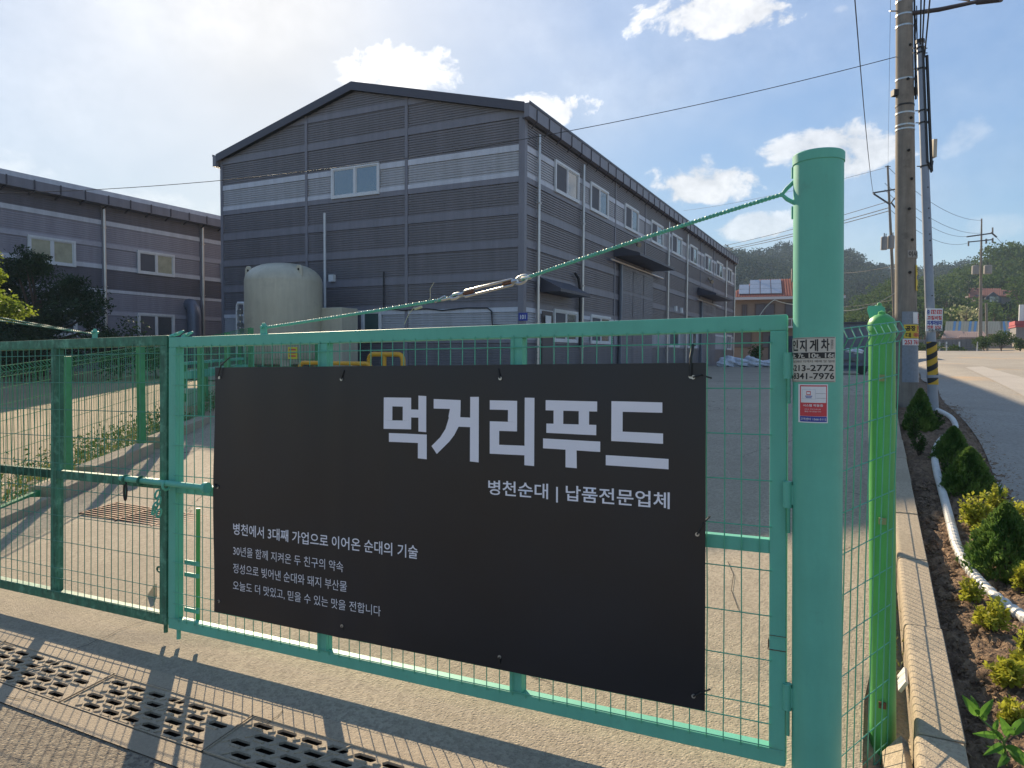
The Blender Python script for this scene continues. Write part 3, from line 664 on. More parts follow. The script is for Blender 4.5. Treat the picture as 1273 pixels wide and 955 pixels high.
for (y0_, y1_) in ((438, 471), (601, 634), (857, 890)):
    zt0 = phi_of(990, y1_)[1]; zt1 = phi_of(990, y0_)[1]
    h = MB(); h.tube([(-PR - .014, -.02, zt0), (-PR - .014, -.02, zt1)], .016, 14); h.box(-PR - .03, -PR + .01, -.028, -.012, zt0 + .012, zt1 - .012)
    h.build('hinge', m_lime if False else m_green, gp, local=True, smooth=True)
    MB().tube([(-PR - .010, -.03, zt0 - .09), (-PR - .010, -.03, zt0)], .006, 8).build('hinge_pin', m_wire, gp, local=True)
# hook for the stay cable
zh = phi_of(988, 238)[1]
hkm = MB(); hkm.tube([(-PR + .005, -.0, zh + .046), (-PR - .022, 0, zh + .022), (-PR - .038, 0, zh + .002), (-PR - .022, 0, zh - .016), (-PR + .005, 0, zh - .034)], .0075, 8)
hkm.tube([(-PR - .003, 0, zh + .095), (-PR - .003, 0, zh + .055)], .004, 6); hkm.tube([(-PR - .003, 0, zh - .045), (-PR - .003, 0, zh - .09)], .004, 6)
hkm.build('cable_hook', m_green, gp, local=True, smooth=True)
def cyl_patch(name, p0, p1, z0, z1, m, parent, rr, n=14):
    rows = []
    for k in (0, 1):
        z = z0 if k == 0 else z1; rows.append([((PR + rr) * math.cos(p0 + (p1 - p0) * i / n), (PR + rr) * math.sin(p0 + (p1 - p0) * i / n), z) for i in range(n + 1)])
    mb = MB().grid(rows); return mb.build(name, m, parent, local=True, smooth=True)
def cyl_text(s, pa, pb_, z0, z1, m, parent, rr=.0016, bold=.0, name='lettering'):
    me = text_mesh(s, pa, pb_, z0, z1, bold); print_mesh(name, me, parent, m, rr, lambda a, b, l: Vector(((PR + l) * math.cos(a), (PR + l) * math.sin(a), b)), .08)
m_st = paint('sticker_paper', (.50, .47, .40)); m_ink = paint('black_ink', (.015, .015, .015)); m_red = paint('red_print', (.55, .05, .06)); m_blue = paint('blue_print', (.04, .06, .30)); m_wp = paint('white_paper', (.70, .70, .70)); m_yp = paint('yellow_paper', (.62, .46, .04))
def sp2(x, y): return 975 + x / 7.64, 410 + y / 7.64
st = thing('sticker', 'beige sticker with black phone numbers wrapped round the thick gate post', 'sticker', PM)
pR = phi_of(*sp2(486, 280))[0]; pL = phi_of(985.5, 445)[0] - .35; zT = phi_of(*sp2(300, 70))[1]; zB = phi_of(*sp2(300, 498))[1]
bk = cyl_patch('paper', pL, pR, zB, zT, m_st, st, .0012, 24)
def ang(x): return phi_of(*sp2(x, 250))[0]
def hz(y): return phi_of(*sp2(280, y))[1]
for (s, xa, xb, ya, yb) in (('인', 84, 132, 88, 198), ('지', 148, 214, 90, 206), ('게', 240, 322, 90, 206), ('차', 348, 428, 86, 204), ('기', 62, 78, 92, 205)):
    cyl_text(s, ang(xa), ang(xb), hz(yb), hz(ya), m_ink, bk, .0018, .03)
cyl_text('(유)현대', ang(440), ang(464), hz(198), hz(90), m_ink, bk, .0018)
cyl_patch('black_band', ang(66), ang(478), hz(272), hz(216), m_ink, bk, .0018)
cyl_text('3.5t. 7t. 10t. 16t', ang(66), ang(474), hz(268), hz(222), m_st, bk, .0024, .03)
cyl_text('각종 5t크레인 지게차 매매 및 임대', ang(70), ang(474), hz(312), hz(288), m_ink, bk, .0018)
cyl_text('0-213-2772', ang(64), ang(470), hz(394), hz(334), m_ink, bk, .0018, .02); cyl_text('0-8341-7976', ang(66), ang(474), hz(472), hz(410), m_ink, bk, .0018, .02)
for y in (76, 488): cyl_patch('rule', ang(70), ang(478), hz(y + 4), hz(y), m_ink, bk, .0018)
s2 = thing('sticker', 'small white and red security sticker below the beige one on the gate post', 'sticker', PM)
def ang2(x): return phi_of(*sp2(x, 700))[0]
bk = cyl_patch('paper', ang2(134), ang2(414), hz(886), hz(518), m_wp, s2, .0012)
cyl_patch('red_field', ang2(150), ang2(404), hz(822), hz(528), m_red, bk, .0016); cyl_patch('white_field', ang2(160), ang2(396), hz(694), hz(540), m_wp, bk, .0020); cyl_patch('blue_field', ang2(150), ang2(404), hz(876), hz(824), m_blue, bk, .0016)
cyl_patch('grey_panel', ang2(172), ang2(298), hz(660), hz(568), paint('pale_grey_print', (.5, .53, .6)), bk, .0023); cyl_patch('grey_inner', ang2(176), ang2(294), hz(656), hz(572), m_wp, bk, .0026)
cyl_patch('emblem', ang2(212), ang2(252), hz(622), hz(584), m_red, bk, .0029); cyl_patch('emblem_mark', ang2(218), ang2(246), hz(614), hz(592), m_wp, bk, .0031); cyl_patch('line', ang2(200), ang2(266), hz(636), hz(628), m_blue, bk, .0029); cyl_patch('line', ang2(206), ang2(260), hz(650), hz(643), m_blue, bk, .0029)
cyl_patch('line', ang2(298), ang2(392), hz(607), hz(605), m_ink, bk, .0026); cyl_patch('line', ang2(304), ang2(392), hz(652), hz(650), m_ink, bk, .0026)
cyl_text('시스템 작동중', ang2(180), ang2(368), hz(732), hz(708), m_wp, bk, .0022, .02); cyl_text('이곳은 안전구역으로', ang2(194), ang2(346), hz(762), hz(750), m_wp, bk, .0022); cyl_text('출동 대기중입니다', ang2(194), ang2(350), hz(784), hz(771), m_wp, bk, .0022)
cyl_text('고객센터 1566-5112', ang2(158), ang2(398), hz(862), hz(838), m_wp, bk, .0022, .01)

# ------------------------------------------------------------------ stay cable with turnbuckle
def GW(a, b, c=.03): return GM @ Vector((a, c, b))
hook_w = PM @ Vector((-PR - .036, 0, zh + .003))
cabs = thing('stay_cable', 'green painted stay rope with steel turnbuckle running from gate leaf up to the post', 'stay cable', GW(.697, 1.69))
pA = GW(.697, 1.688); pB = GW(1.846, 1.792); pC = GW(1.893, 1.803); pD = GW(2.187, 1.852); pE = GW(2.205, 1.856)
def rope(p, q, r, sag=0.0, nseg=10, n=8, tw=0.0):
    pts = []
    for i in range(nseg + 1):
        t = i / nseg; v = p.lerp(q, t); v.z -= sag * 4 * t * (1 - t); pts.append(v)
    return MB().tube(pts, r, n)
def twist_rope(p, q, r, turns, sag=0.0):
    mb = MB(); p, q = Vector(p), Vector(q); d = (q - p).normalized(); b = d.cross(Vector((0, 0, 1))).normalized(); c = d.cross(b); n = int(turns * 8)
    for s in (0, 1):
        pts = []
        for i in range(n + 1):
            t = i / n; a = t * turns * 2 * PI + s * PI; v = p.lerp(q, t); v.z -= sag * 4 * t * (1 - t); pts.append(v + (b * math.cos(a) + c * math.sin(a)) * r * .55)
        mb.tube(pts, r * .62, 6, True)
    return mb
twist_rope(pA, pB, .0068, 46, .004).build('rope', m_green, cabs, smooth=True)
twist_rope(pE, hook_w, .0072, 40, -.006).build('rope', m_green, cabs, smooth=True)
mb = MB(); d = (pD - pC).normalized(); sd = d.cross(Vector((0, 1, 0))).normalized(); 
for s in (-1, 1): mb.tube([pC + d * .015, pC + d * .03 + sd * .013 * s, pD - d * .03 + sd * .013 * s, pD - d * .012], .0055, 8)
tb = mb.build('turnbuckle', m_steel, cabs, smooth=True)
MB().tube([pC + d * .012, pC + d * .075], .0075, 8).tube([pD - d * .075, pD - d * .035], .0075, 8).build('turnbuckle_screw', m_rust, tb, smooth=True)
MB().tube([pC - d * .004, pC + d * .022], .012, 6).tube([pD - d * .028, pD - d * .002], .012, 6).build('turnbuckle_nut', m_steel, tb)
mb = MB(); ring(mb, pC - d * .022, d, (0, .6, .8), .026, .016, .006); ring(mb, pB - d * .02, d, (0, 1, .2), .028, .014, .005); mb.tube([pB - d * .085, pB - d * .03 + Vector((0, 0, .014))], .006, 6); mb.build('shackle', m_steel, cabs, smooth=True)
mb = MB(); ring(mb, pE + d * .0, d, (0, .5, .85), .03, .022, .006); ring(mb, pE + d * .02, d, (0, 1, .0), .026, .018, .005)
mb.build('shackle', m_steel, cabs, smooth=True)
mb = MB(); q = pB - d * .14; mb.tube([q, q + Vector((.03, 0, .03)), q + Vector((.028, 0, .07)), q + Vector((.05, 0, .10))], .0014, 5); q = pB - d * .20; mb.tube([q, q + Vector((-.03, 0, -.03)), q + Vector((-.05, -.01, -.08))], .0014, 5)
mb.tube([pB - d * .19 + Vector((0, -.01, -.012)), pB - d * .15 + Vector((0, -.012, -.01))], .006, 6)
mb.build('loose_string', paint('straw_string', (.5, .46, .3)), cabs)
c2 = thing('stay_cable', 'twin green wire ropes running from left gate leaf off to the left', 'stay cable', GW(-.694, 1.69))
far = GW(-3.2, 2.0)
for s in (-1, 1): twist_rope(GW(-.70, 1.688, .03 + s * .004), far + Vector((0, s * .03, s * .02)), .0045, 60).build('rope', m_green_old, c2, smooth=True)
lpp = GM @ Vector((-LG - .13, 0, 0))
lp = copy_tree(gp, mat=Matrix.Translation(Vector((lpp.x - PX, lpp.y - PY, zt(lpp.x, lpp.y) - zt(PX, PY)))) @ PM, label='round green gate post at the far left end of the gate')
c2e = twist_rope(far, Vector(lp.matrix_world @ Vector((0, 0, Hp - .25))), .0045, 20).build('rope', m_green_old, c2, smooth=True)
# ================================================================== side fence beside the post, running back along the kerb
BX, BY = .072, 3.27
bz0 = zt(BX, BY) - .22; bzt = aY(1097, 386, BY).z
bp = thing('fence_post', 'bright lime green round fence post with domed cap beside the thick gate post', 'fence post', (BX, BY, bz0))
BR = .0495; hh_ = bzt - bz0
lkx = (aY(1097.5, 400, BY).x - aY(1098.5, 900, BY).x) / (aY(1097.5, 400, BY).z - aY(1098.5, 900, BY).z)
zsh = aY(1097, 700, BY).z
def shear(mb): mb.v = [(x + (z - zsh) * lkx, y, z) for x, y, z in mb.v]; return mb
shear(MB().lathe([(BR, 0), (BR, hh_ - .075)], 32, (BX, BY, bz0))).build('tube', m_lime, bp, smooth=True)
shear(MB().lathe([(BR + .003, hh_ - .085), (BR + .003, hh_ - .052), (BR * .9, hh_ - .034), (BR * .55, hh_ - .020), (BR * .30, hh_ - .016), (BR * .28, hh_ - .006), (.001, hh_)], 32, (BX, BY, bz0))).build('cap', m_lime, bp, smooth=True)
mb = MB(); q0 = aY(1088, 403, BY + .06); pts = [aY(x, y, BY + .06) for x, y in ((1083, 402), (1078, 386), (1079, 380.5), (1096, 380), (1100, 383), (1099, 396))]
n = len(mb.v); mb.v += [tuple(p) for p in pts] + [tuple(p + Vector((0, .006, 0))) for p in pts]; mb.f += [tuple(range(n, n + 6)), tuple(range(n + 11, n + 5, -1))] + [(n + i, n + 6 + i, n + 6 + (i + 1) % 6, n + (i + 1) % 6) for i in range(6)]
mb.build('end_flap', m_green, bp, bevel=.001)
for y in (470, 648, 877):
    c = aY(1097, y, BY - BR - .012); MB().box(c.x - .014, c.x + .014, c.y - .004, c.y + .004, c.z - .013, c.z + .013).tube([(c.x, c.y - .012, c.z), (c.x, c.y, c.z)], .005, 6).build('clamp', m_rust if y == 877 else paint('brass_clamp', (.30, .27, .14)), bp)
def mesh_panel(root, P0, P1, z0f, z1f, m, r=.0021, sp=.05, hs=.165, fold=.06, nrm=None, zig=True, hseg=1):
    P0, P1 = Vector(P0), Vector(P1); d = (P1 - P0); Ln = d.length; d = d / Ln; nn = Vector(nrm) if nrm else Vector((d.y, -d.x, 0))
    mb = MB(); k = max(2, int(Ln / sp)); nz_ = 5 if r > .003 else 4
    for i in range(k + 1):
        q = P0 + d * (Ln * i / k); a, b = z0f(q.x, q.y), z1f(q.x, q.y); j = lambda: random.uniform(-.003, .003)
        if fold: pts = [(q.x + nn.x * 0, q.y + nn.y * 0, a), (q.x, q.y, a + fold), (q.x + j(), q.y + j(), (a + b) / 2), (q.x, q.y, b - fold * 2.2), (q.x + nn.x * fold + d.x * .0, q.y + nn.y * fold, b - fold * 1.1), (q.x, q.y, b)]
        else: pts = [(q.x, q.y, a), (q.x + j(), q.y + j(), (a + b) / 2), (q.x, q.y, b)]
        mb.tube(pts, r, nz_, False)
    zz = .03
    H = z1f(P0.x, P0.y) - z0f(P0.x, P0.y); lv = []
    while zz < H - .12: lv.append((zz, 0)); zz += hs
    lv += [(H - fold * 1.1, fold), (H - .002, 0)] + ([(H - fold * 2.2, 0)] if fold else [])
    lv += [(.075, 0)]
    for (h, o) in lv:
        mb.tube([(P.x + nn.x * (o - r * 1.6), P.y + nn.y * (o - r * 1.6), z0f(P.x, P.y) + h) for P in [P0.lerp(P1, t / hseg) for t in range(hseg + 1)]], r, nz_, False)
    return mb.build('wire_mesh', m, root)
sf = thing('mesh_fence', 'green wire mesh fence from thick gate post past the lime post and along the kerb', 'fence', (BX, 3.3, zt(0, 3.3)))
tz = lambda px, py, y: aY(px, py, y).z
f0 = aY(1040, 700, 2.80); f1 = aY(1110, 700, 3.215)
zb = lambda x, y: zt(x, y) - .10
mesh_panel(sf, (f0.x, f0.y, 0), (f1.x, f1.y, 0), zb, lambda x, y: aY(1045, 408, 2.8).z + (y - 2.8) * .09, m_wire, .0024, .052, .155, .036, nrm=(.5, -.86, 0))
FX = .045
mesh_panel(sf, (FX, 3.32, 0), (FX + .01, 9.3, 0), zb, lambda x, y: zt(x, y) + 1.62, m_wire, .0027, .055, .165, .015, nrm=(-1, 0, 0), hseg=14)
for i, y in enumerate((5.27, 7.27, 9.27)):
    o = thing('fence_post', ['second', 'third', 'last'][i] + ' round green fence post behind the lime post along the kerb', 'fence post', (FX + .05, y, zt(0, y) - .05), group='round posts of the kerbside fence')
    MB().lathe([(.03, 0), (.03, 1.66), (.02, 1.69), (.001, 1.70)], 16, (FX + .05, y, zt(0, y) - .05)).build('tube', m_lime, o, smooth=True)

# ================================================================== MAIN BUILDING
def rib_panel(axis, a0, a1, z0, z1, plane, out, m, name, parent, pitch=.078, clip=None):
    """horizontal ribbed sheet; axis 'x' (faces -Y at y=plane) or 'y' (faces +X at x=plane)"""
    prof = []; z = z0
    while z < z1 - 1e-6:
        e = min(z + pitch, z1); w = e - z
        prof += [(z, 0), (z + w * .60, -.004), (z + w * .64, .028), (z + w * .95, .028)]; z = e
    prof.append((z1, 0))
    P = []
    for t in (a0, a1):
        P.append([((t, plane + d * out, zz) if axis == 'x' else (plane - d, t, zz)) for zz, d in prof])
    mb = MB().grid(P)
    if clip:
        me = mb.mesh(name, m); bm = bmesh.new(); bm.from_mesh(me)
        for co, no in clip: bmesh.ops.bisect_plane(bm, geom=bm.verts[:] + bm.edges[:] + bm.faces[:], plane_co=co, plane_no=no, clear_outer=True)
        bmesh.ops.recalc_face_normals(bm, faces=bm.faces)
        if not bm.faces: bm.free(); return None
        mb.v = [tuple(v.co) for v in bm.verts]; bm.verts.index_update(); mb.f = [tuple(v.index for v in f.verts) for f in bm.faces]; bm.free()
    return mb.build(name, m, parent)
BX0, BX1, BY0, BY1, BZ = -22.0, -9.30, 19.18, 56.2, .86
ZE = 8.93; ZR = 10.55; XM = (BX0 + BX1) / 2; slope = (ZR - ZE) / ((BX1 - BX0) / 2)
mbld = thing('factory_building', 'large dark grey ribbed metal factory building with white band and gable roof', 'building', (XM, BY0, BZ))
wl = MB(); wl.prism([(BX0 + .06, BZ - .1), (BX1 - .06, BZ - .1), (BX1 - .06, ZE - .1), (XM, ZR - .12), (BX0 + .06, ZE - .1)], BY0 + .06, BY1 - .06); wl.build('wall', m_dsid, mbld)
# levels of the flashings (bottom, top, material)
trims = [(8.66, 8.88, m_dtrim), (7.69, 7.87, m_ltrim), (6.94, 7.07, m_ltrim), (6.77, 6.937, m_dtrim), (5.82, 6.06, m_dtrim), (4.84, 5.06, m_dtrim), (3.87, 4.10, m_dtrim), (3.043, 3.19, m_dtrim), (2.90, 3.04, m_ltrim), (1.96, 2.06, m_dtrim)]
fills = [(7.873, 8.657, m_dsid), (7.073, 7.687, m_lsid), (6.063, 6.767, m_dsid), (5.063, 5.817, m_dsid), (4.103, 4.837, m_dsid), (3.193, 3.867, m_dsid), (2.063, 2.897, m_lsid), (BZ, 1.957, m_dsid)]
bays = [(-21.97, -17.84), (-17.72, -13.59), (-13.47, -9.46)]
for (a, b) in bays:
    for (z0, z1, m) in fills: rib_panel('x', a, b, z0, z1, BY0, 1, m, 'siding_panel', mbld)
    for (z0, z1, m) in trims: MB().box(a, b, BY0 - .022, BY0 + .05, z0, z1).build('flashing', m, mbld)
cl = [((XM, 0, ZR - .14), Vector((slope, 0, 1)).normalized()), ((XM, 0, ZR - .14), Vector((-slope, 0, 1)).normalized())]
for (a, b) in bays:
    for (z0, z1) in ((8.883, 9.62), (9.84, 10.5)): rib_panel('x', a, b, z0, z1, BY0, 1, m_dsid, 'siding_panel', mbld, clip=cl)
zc = lambda x: ZR - .14 - abs(x - XM) * slope
xx0, xx1 = XM - (ZR - .14 - 9.62) / slope, XM + (ZR - .14 - 9.62) / slope
MB().prism([(xx0, 9.62), (xx1, 9.62), (XM + (ZR - .14 - 9.82) / slope, 9.82), (XM - (ZR - .14 - 9.82) / slope, 9.82)], BY0 - .022, BY0 + .05).build('flashing', m_dtrim, mbld)
for x in (-17.78, -13.53): MB().box(x - .055, x + .055, BY0 - .035, BY0 + .05, BZ, zc(x)).build('joint_cover', m_dtrim, mbld)
MB().box(BX0 - .03, BX0 + .09, BY0 - .035, BY0 + .1, BZ, ZE).build('corner_trim', m_dtrim, mbld)
MB().box(-9.46, BX1 + .035, BY0 - .04, BY0 + .14, BZ, ZE).build('corner_trim', m_dtrim, mbld)
# side wall facing the yard
ysb = [BY0 + .14, 23.84, 27.62, 31.9, 35.87, 40.02, 43.9, 47.86, 52.13, BY1 - .1]
for i in range(len(ysb) - 1):
    a, b = ysb[i], ysb[i + 1]
    for (z0, z1, m) in fills: rib_panel('y', a, b, z0, z1, BX1, 1, m, 'siding_panel', mbld)
    for (z0, z1, m) in trims: MB().box(BX1 - .05, BX1 + .022, a, b, z0, z1).build('flashing', m, mbld)
for y in (27.62, 31.9, 43.9, 47.86): MB().box(BX1 - .05, BX1 + .034, y - .05, y + .05, BZ, ZE - .1).build('joint_cover', m_dtrim, mbld)
MB().box(BX1 - .1, BX1 + .035, BY1 - .1, BY1 + .02, BZ, ZE).build('corner_trim', m_dtrim, mbld)
# roof slabs with rake trim and gutter
rt = .16
for s in (-1, 1):
    xe = XM + s * (BX1 - XM + .08); ze = ZR + .10 - slope * abs(xe - XM)
    MB().prism([(XM, ZR + .10), (xe, ze), (xe, ze - .09), (XM, ZR + .01)], BY0 - .16, BY1 + .16).build('roof_slab', m_roof, mbld, fix=True)
    MB().prism([(XM, ZR + .125), (xe, ze + .025), (xe, ze - .25), (XM, ZR - .15)], BY0 - .19, BY0 - .155).build('rake_trim', m_roof, mbld, fix=True)
    gx = xe; MB().box(min(gx, gx + s * .16), max(gx, gx + s * .16), BY0 - .19, BY1 + .16, ze - .42, ze - .02).build('gutter', m_dtrim, mbld)
    MB().box(min(gx + s * .16, gx + s * .18), max(gx + s * .16, gx + s * .18), BY0 - .19, BY1 + .16, ze - .05, ze + .03).build('gutter_lip', m_roof, mbld)
    MB().box(min(XM + s * (BX1 - XM), xe), max(XM + s * (BX1 - XM), xe), BY0 - .15, BY1 + .1, ze - .44, ze - .40).build('soffit', m_roof, mbld)
    if s > 0:
        me_b = MB().prism([(gx + .16, ze - .08), (gx + .185, ze - .08), (gx + .185, ze - .44), (gx + .0, ze - .62), (gx - .02, ze - .60), (gx + .16, ze - .42)], -.014, .014)
        me_b.v = [(p[0] - XM, p[1], p[2] - BZ) for p in me_b.v]; mbm = me_b.mesh('gutter_bracket', m_roof)
        y = BY0 + .35
        while y < BY1:
            o = bpy.data.objects.new('gutter_bracket', mbm); put(o, mbld); o.location = (0, y - BY0, 0); y += .93
def downspout(root, x, y, z0, z1, r=.05, m=m_pipe, axis='y'):
    mb = MB().tube([(x, y, z0), (x, y, z1)], r, 12)
    z = z0 + 1
    while z < z1: mb.box(x - r - .012, x + r + .012, y - r - .012, y + r + .012, z, z + .03); z += 2.2
    mb.build('downspout', m, root, smooth=True)
for y in (20.04, 23.84, 35.87, 40.02, 52.13, 55.73): downspout(mbld, BX1 + .10, y, BZ, 8.35)
def window(root, axis, a0, a1, z0, z1, plane, right=None, left=None, m=m_white, frame=.085, dep=.06):
    def bx(mb, a, b, za, zb_, d0, d1):
        if axis == 'x': mb.box(a, b, plane - d1, plane - d0, za, zb_)
        else: mb.box(plane + d0, plane + d1, a, b, za, zb_)
    f = MB(); bx(f, a0, a1, z0, z0 + frame, .0, dep); bx(f, a0, a1, z1 - frame, z1, .0, dep); bx(f, a0, a0 + frame, z0 + frame, z1 - frame, .0, dep - .001); bx(f, a1 - frame, a1, z0 + frame, z1 - frame, .0, dep - .001)
    c = (a0 + a1) / 2; bx(f, c - .035, c + .035, z0 + frame, z1 - frame, .0, dep - .004)
    w = f.build('window', m, root)
    for (pa, pb_, mm, dd) in ((a0 + frame, c - .035, left or m_screen, .022), (c + .035, a1 - frame, right or m_glass, .012)):
        ff = MB(); t = .035
        bx(ff, pa, pb_, z0 + frame, z0 + frame + t, dd, dd + .02); bx(ff, pa, pb_, z1 - frame - t, z1 - frame, dd, dd + .02); bx(ff, pa, pa + t, z0 + frame + t, z1 - frame - t, dd, dd + .019); bx(ff, pb_ - t, pb_, z0 + frame + t, z1 - frame - t, dd, dd + .019)
        ff.build('sash', m, w)
        g = MB(); bx(g, pa + t, pb_ - t, z0 + frame + t, z1 - frame - t, dd - .012, dd + .004); g.build('pane', mm, w)
    return w
for (a, b) in ((21.38, 23.49), (24.66, 26.63), (28.76, 30.7), (32.76, 34.89), (36.67, 38.83), (40.78, 42.75), (44.88, 47.0), (48.66, 50.93), (52.76, 54.6)):
    window(mbld, 'y', a, b, 6.92, 7.96, BX1 + .02)
for (a, b) in ((21.40, 23.50), (24.85, 27.07), (36.4, 38.6), (40.6, 43.0), (44.2, 46.6), (53.0, 54.9)):
    window(mbld, 'y', a, b, 2.03, 3.12, BX1 + .02, right=m_glass2)
window(mbld, 'x', -16.63, -14.59, 6.89, 7.94, BY0 - .02, right=m_glass2, left=m_glass2)
window(mbld, 'x', -16.05, -14.52, 2.06, 3.06, BY0 - .02, right=paint('dark_green_curtain', (.06, .10, .09)), left=m_screen)
# canopies over the doors
def canopy(y0, y1, zt_, out=1.1):
    c = MB(); x0, x1 = BX1 + .02, BX1 + out
    v = [(x0, y0, zt_), (x1, y0, zt_ - .38), (x1, y0, zt_ - .47), (x0, y0, zt_ - .47), (x0, y1, zt_), (x1, y1, zt_ - .38), (x1, y1, zt_ - .47), (x0, y1, zt_ - .47)]
    c.v = v; c.f = [(0, 1, 2, 3), (7, 6, 5, 4), (0, 4, 5, 1), (1, 5, 6, 2), (2, 6, 7, 3), (3, 7, 4, 0)]; return c.build('canopy', m_roof, mbld, fix=True)
canopy(20.3, 22.9, 4.05, .75); canopy(27.5, 33.2, 6.05); canopy(43.2, 48.8, 5.7)
for (ya, yb_, zt_) in ((28.2, 33.0, 5.35), (44.0, 48.4, 4.9)):     # big ribbed sliding doors
    d = MB().box(BX1 + .03, BX1 + .10, ya, yb_, BZ, zt_).build('sliding_door', m_dtrim, mbld)
    n_ = 3
    for i in range(n_):
        a = ya + (yb_ - ya) * i / n_ + .04; b = ya + (yb_ - ya) * (i + 1) / n_ - .04
        z = BZ + .1
        while z < zt_ - .2:
            e = min(z + 1.02, zt_ - .06)
            P = []; prof = []
            q = z
            while q < e - .08: prof += [(q, 0), (q + .05, 0), (q + .057, -.012), (q + .072, -.012)]; q += .078
            for t in (a, b): P.append([(BX1 + .125 + dd, t, zz) for zz, dd in prof])
            MB().grid(P).build('door_panel', m_dsid, d); z += 1.12
    MB().box(BX1 + .10, BX1 + .16, ya - .06, ya + .04, BZ, zt_).build('door_jamb', m_polem, d)
    MB().tube([(BX1 + .16, ya - 1.4, zt_ + .03), (BX1 + .16, yb_ + 1.6, zt_ + .03)], .045, 8).build('door_rail', m_pipe, d)
MB().box(BX1 + .0, BX1 + .05, 20.5, 21.3, BZ, 3.0).build('door', paint('brown_door', (.11, .09, .085)), mbld)
pl = MB().box(BX1 + .12, BX1 + .15, 20.55, 20.95, 2.35, 2.85).build('wall_sign', m_wp, mbld)
me = text_mesh('VR6', 0, .3, 0, .13, .02)
for v in me.vertices: v.co = Vector((BX1 + .153 - XM, 20.6 + v.co.x - BY0, 2.42 + v.co.z - BZ))
me.materials.clear(); me.materials.append(m_ink); put(bpy.data.objects.new('lettering', me), pl)
ap = MB().box(-9.42, -9.12, BY0 - .075, BY0 - .05, 2.62, 2.86).build('address_plate', m_blue, mbld, bevel=.01)
me = text_mesh('101', -9.36, -9.18, 2.67, 2.80, .03)
for v in me.vertices: v.co = Vector((v.co.x - XM, -.078, v.co.z - BZ))
me.materials.clear(); me.materials.append(m_wp); put(bpy.data.objects.new('lettering', me), ap)
# vents, lamps, cables on the wall
for (px, py) in ((840, 384), (847, 386)): q = aX(px, py, BX1 + .06); MB().box(q.x - .05, q.x + .06, q.y - .14, q.y + .14, q.z - .14, q.z + .14).build('wall_box', m_wp, mbld)
q = aX(793, 304, BX1 + .2); MB().tube([q, q + Vector((-.2, .1, .25))], .06, 8).tube([q + Vector((.1, -.1, -.05)), q], .10, 10).build('wall_lamp', paint('tan_lamp', (.35, .28, .2)), mbld)
q = aX(884, 350, BX1 + .2); MB().tube([q, q + Vector((-.2, .1, .25))], .07, 8).tube([q + Vector((.1, -.1, -.05)), q], .12, 10).build('wall_lamp', paint('tan_lamp', (.35, .28, .2)), mbld)
q = aY(412.5, 346, BY0 - .08); MB().box(q.x - .10, q.x + .10, q.y - .06, q.y + .08, q.z - .12, q.z + .12).build('wall_box', m_wp, mbld)
cbm = MB(); cp = lambda x, y: aY(x, y, BY0 - .06)
cbm.tube([cp(477, 338), cp(477, 383)], .022, 6); cbm.tube([cp(477, 383), cp(500, 386), cp(530, 384), cp(550, 386), cp(580, 383), cp(606, 383), cp(611, 387), cp(612, 404), cp(640, 405)], .022, 6)
cbm.build('wall_cable', m_cable, mbld)
cb2 = MB(); z_ = lambda px, py: aX(px, py, BX1 + .10)
cb2.tube([z_(715, 340), z_(719, 346), z_(721, 360), z_(721, 430)], .05, 6); cb2.build('wall_cable', m_cable, mbld)
q = aY(403.5, 265, 18.95); MB().tube([(q.x, q.y, BZ), (q.x, q.y, q.z)], .042, 10).build('vent_pipe', m_white, mbld, smooth=True)

# ================================================================== LEFT BUILDING
LX = -26.0; LY0, LY1 = 3.0, 34.0; LZE = 7.35
lb = thing('warehouse', 'long lavender grey warehouse with white window frames behind the fence and trees at left', 'building', (LX, 18, BZ))
MB().box(LX - 12, LX - .06, LY0, LY1, BZ - .3, LZE - .05).build('wall', m_lbsid, lb)
lf = [(6.56, 7.1, m_lbdark), (5.72, 6.39, m_lbsid), (4.9, 5.55, m_lbsid), (3.98, 4.74, m_lbdark), (3.15, 3.86, m_lbsid), (BZ, 3.0, m_lbsid)]
lt_ = [(6.39, 6.56, m_ltrim), (5.55, 5.72, m_dtrim if False else mat('lavender_trim', (.38, .37, .42), .5, .0)), (4.74, 4.9, m_ltrim), (3.86, 3.98, m_ltrim), (3.0, 3.15, bpy.data.materials['lavender_trim'])]
lys = [LY0, 8.7, 12.9, 17.1, 21.5, 25.7, 30.0, LY1]
for i in range(len(lys) - 1):
    for z0, z1, m in lf: rib_panel('y', lys[i] + .04, lys[i + 1] - .04, z0, z1, LX, 1, m, 'siding_panel', lb)
    for z0, z1, m in lt_: MB().box(LX - .05, LX + .02, lys[i] + .04, lys[i + 1] - .04, z0, z1).build('flashing', m, lb)
for y in (12.9, 17.12, 21.55, 25.7):
    MB().box(LX - .05, LX + .034, y - .05, y + .05, BZ, 7.1).build('joint_cover', m_lbsid, lb); downspout(lb, LX + .10, y, BZ, 7.05, .055)
MB().box(LX - .02, LX + .45, LY0 - .2, LY1, 7.10, 7.42).build('gutter', m_dtrim, lb); MB().box(LX + .1, LX + .40, LY0 - .2, LY1, 7.422, 7.60).build('roof_edge', m_ltrim, lb)
for s_ in range(36):
    MB().prism([(LX + .45, 7.12), (LX + .475, 7.12), (LX + .475, 7.44), (LX + .45, 7.44)], LY0 + s_ * .88 - .02, LY0 + s_ * .88 + .02).prism([(LX + .1, 6.95), (LX + .45, 7.095), (LX + .3, 7.095), (LX + .1, 7.0)], LY0 + s_ * .88 - .02, LY0 + s_ * .88 + .02).build('gutter_bracket', m_roof, lb)
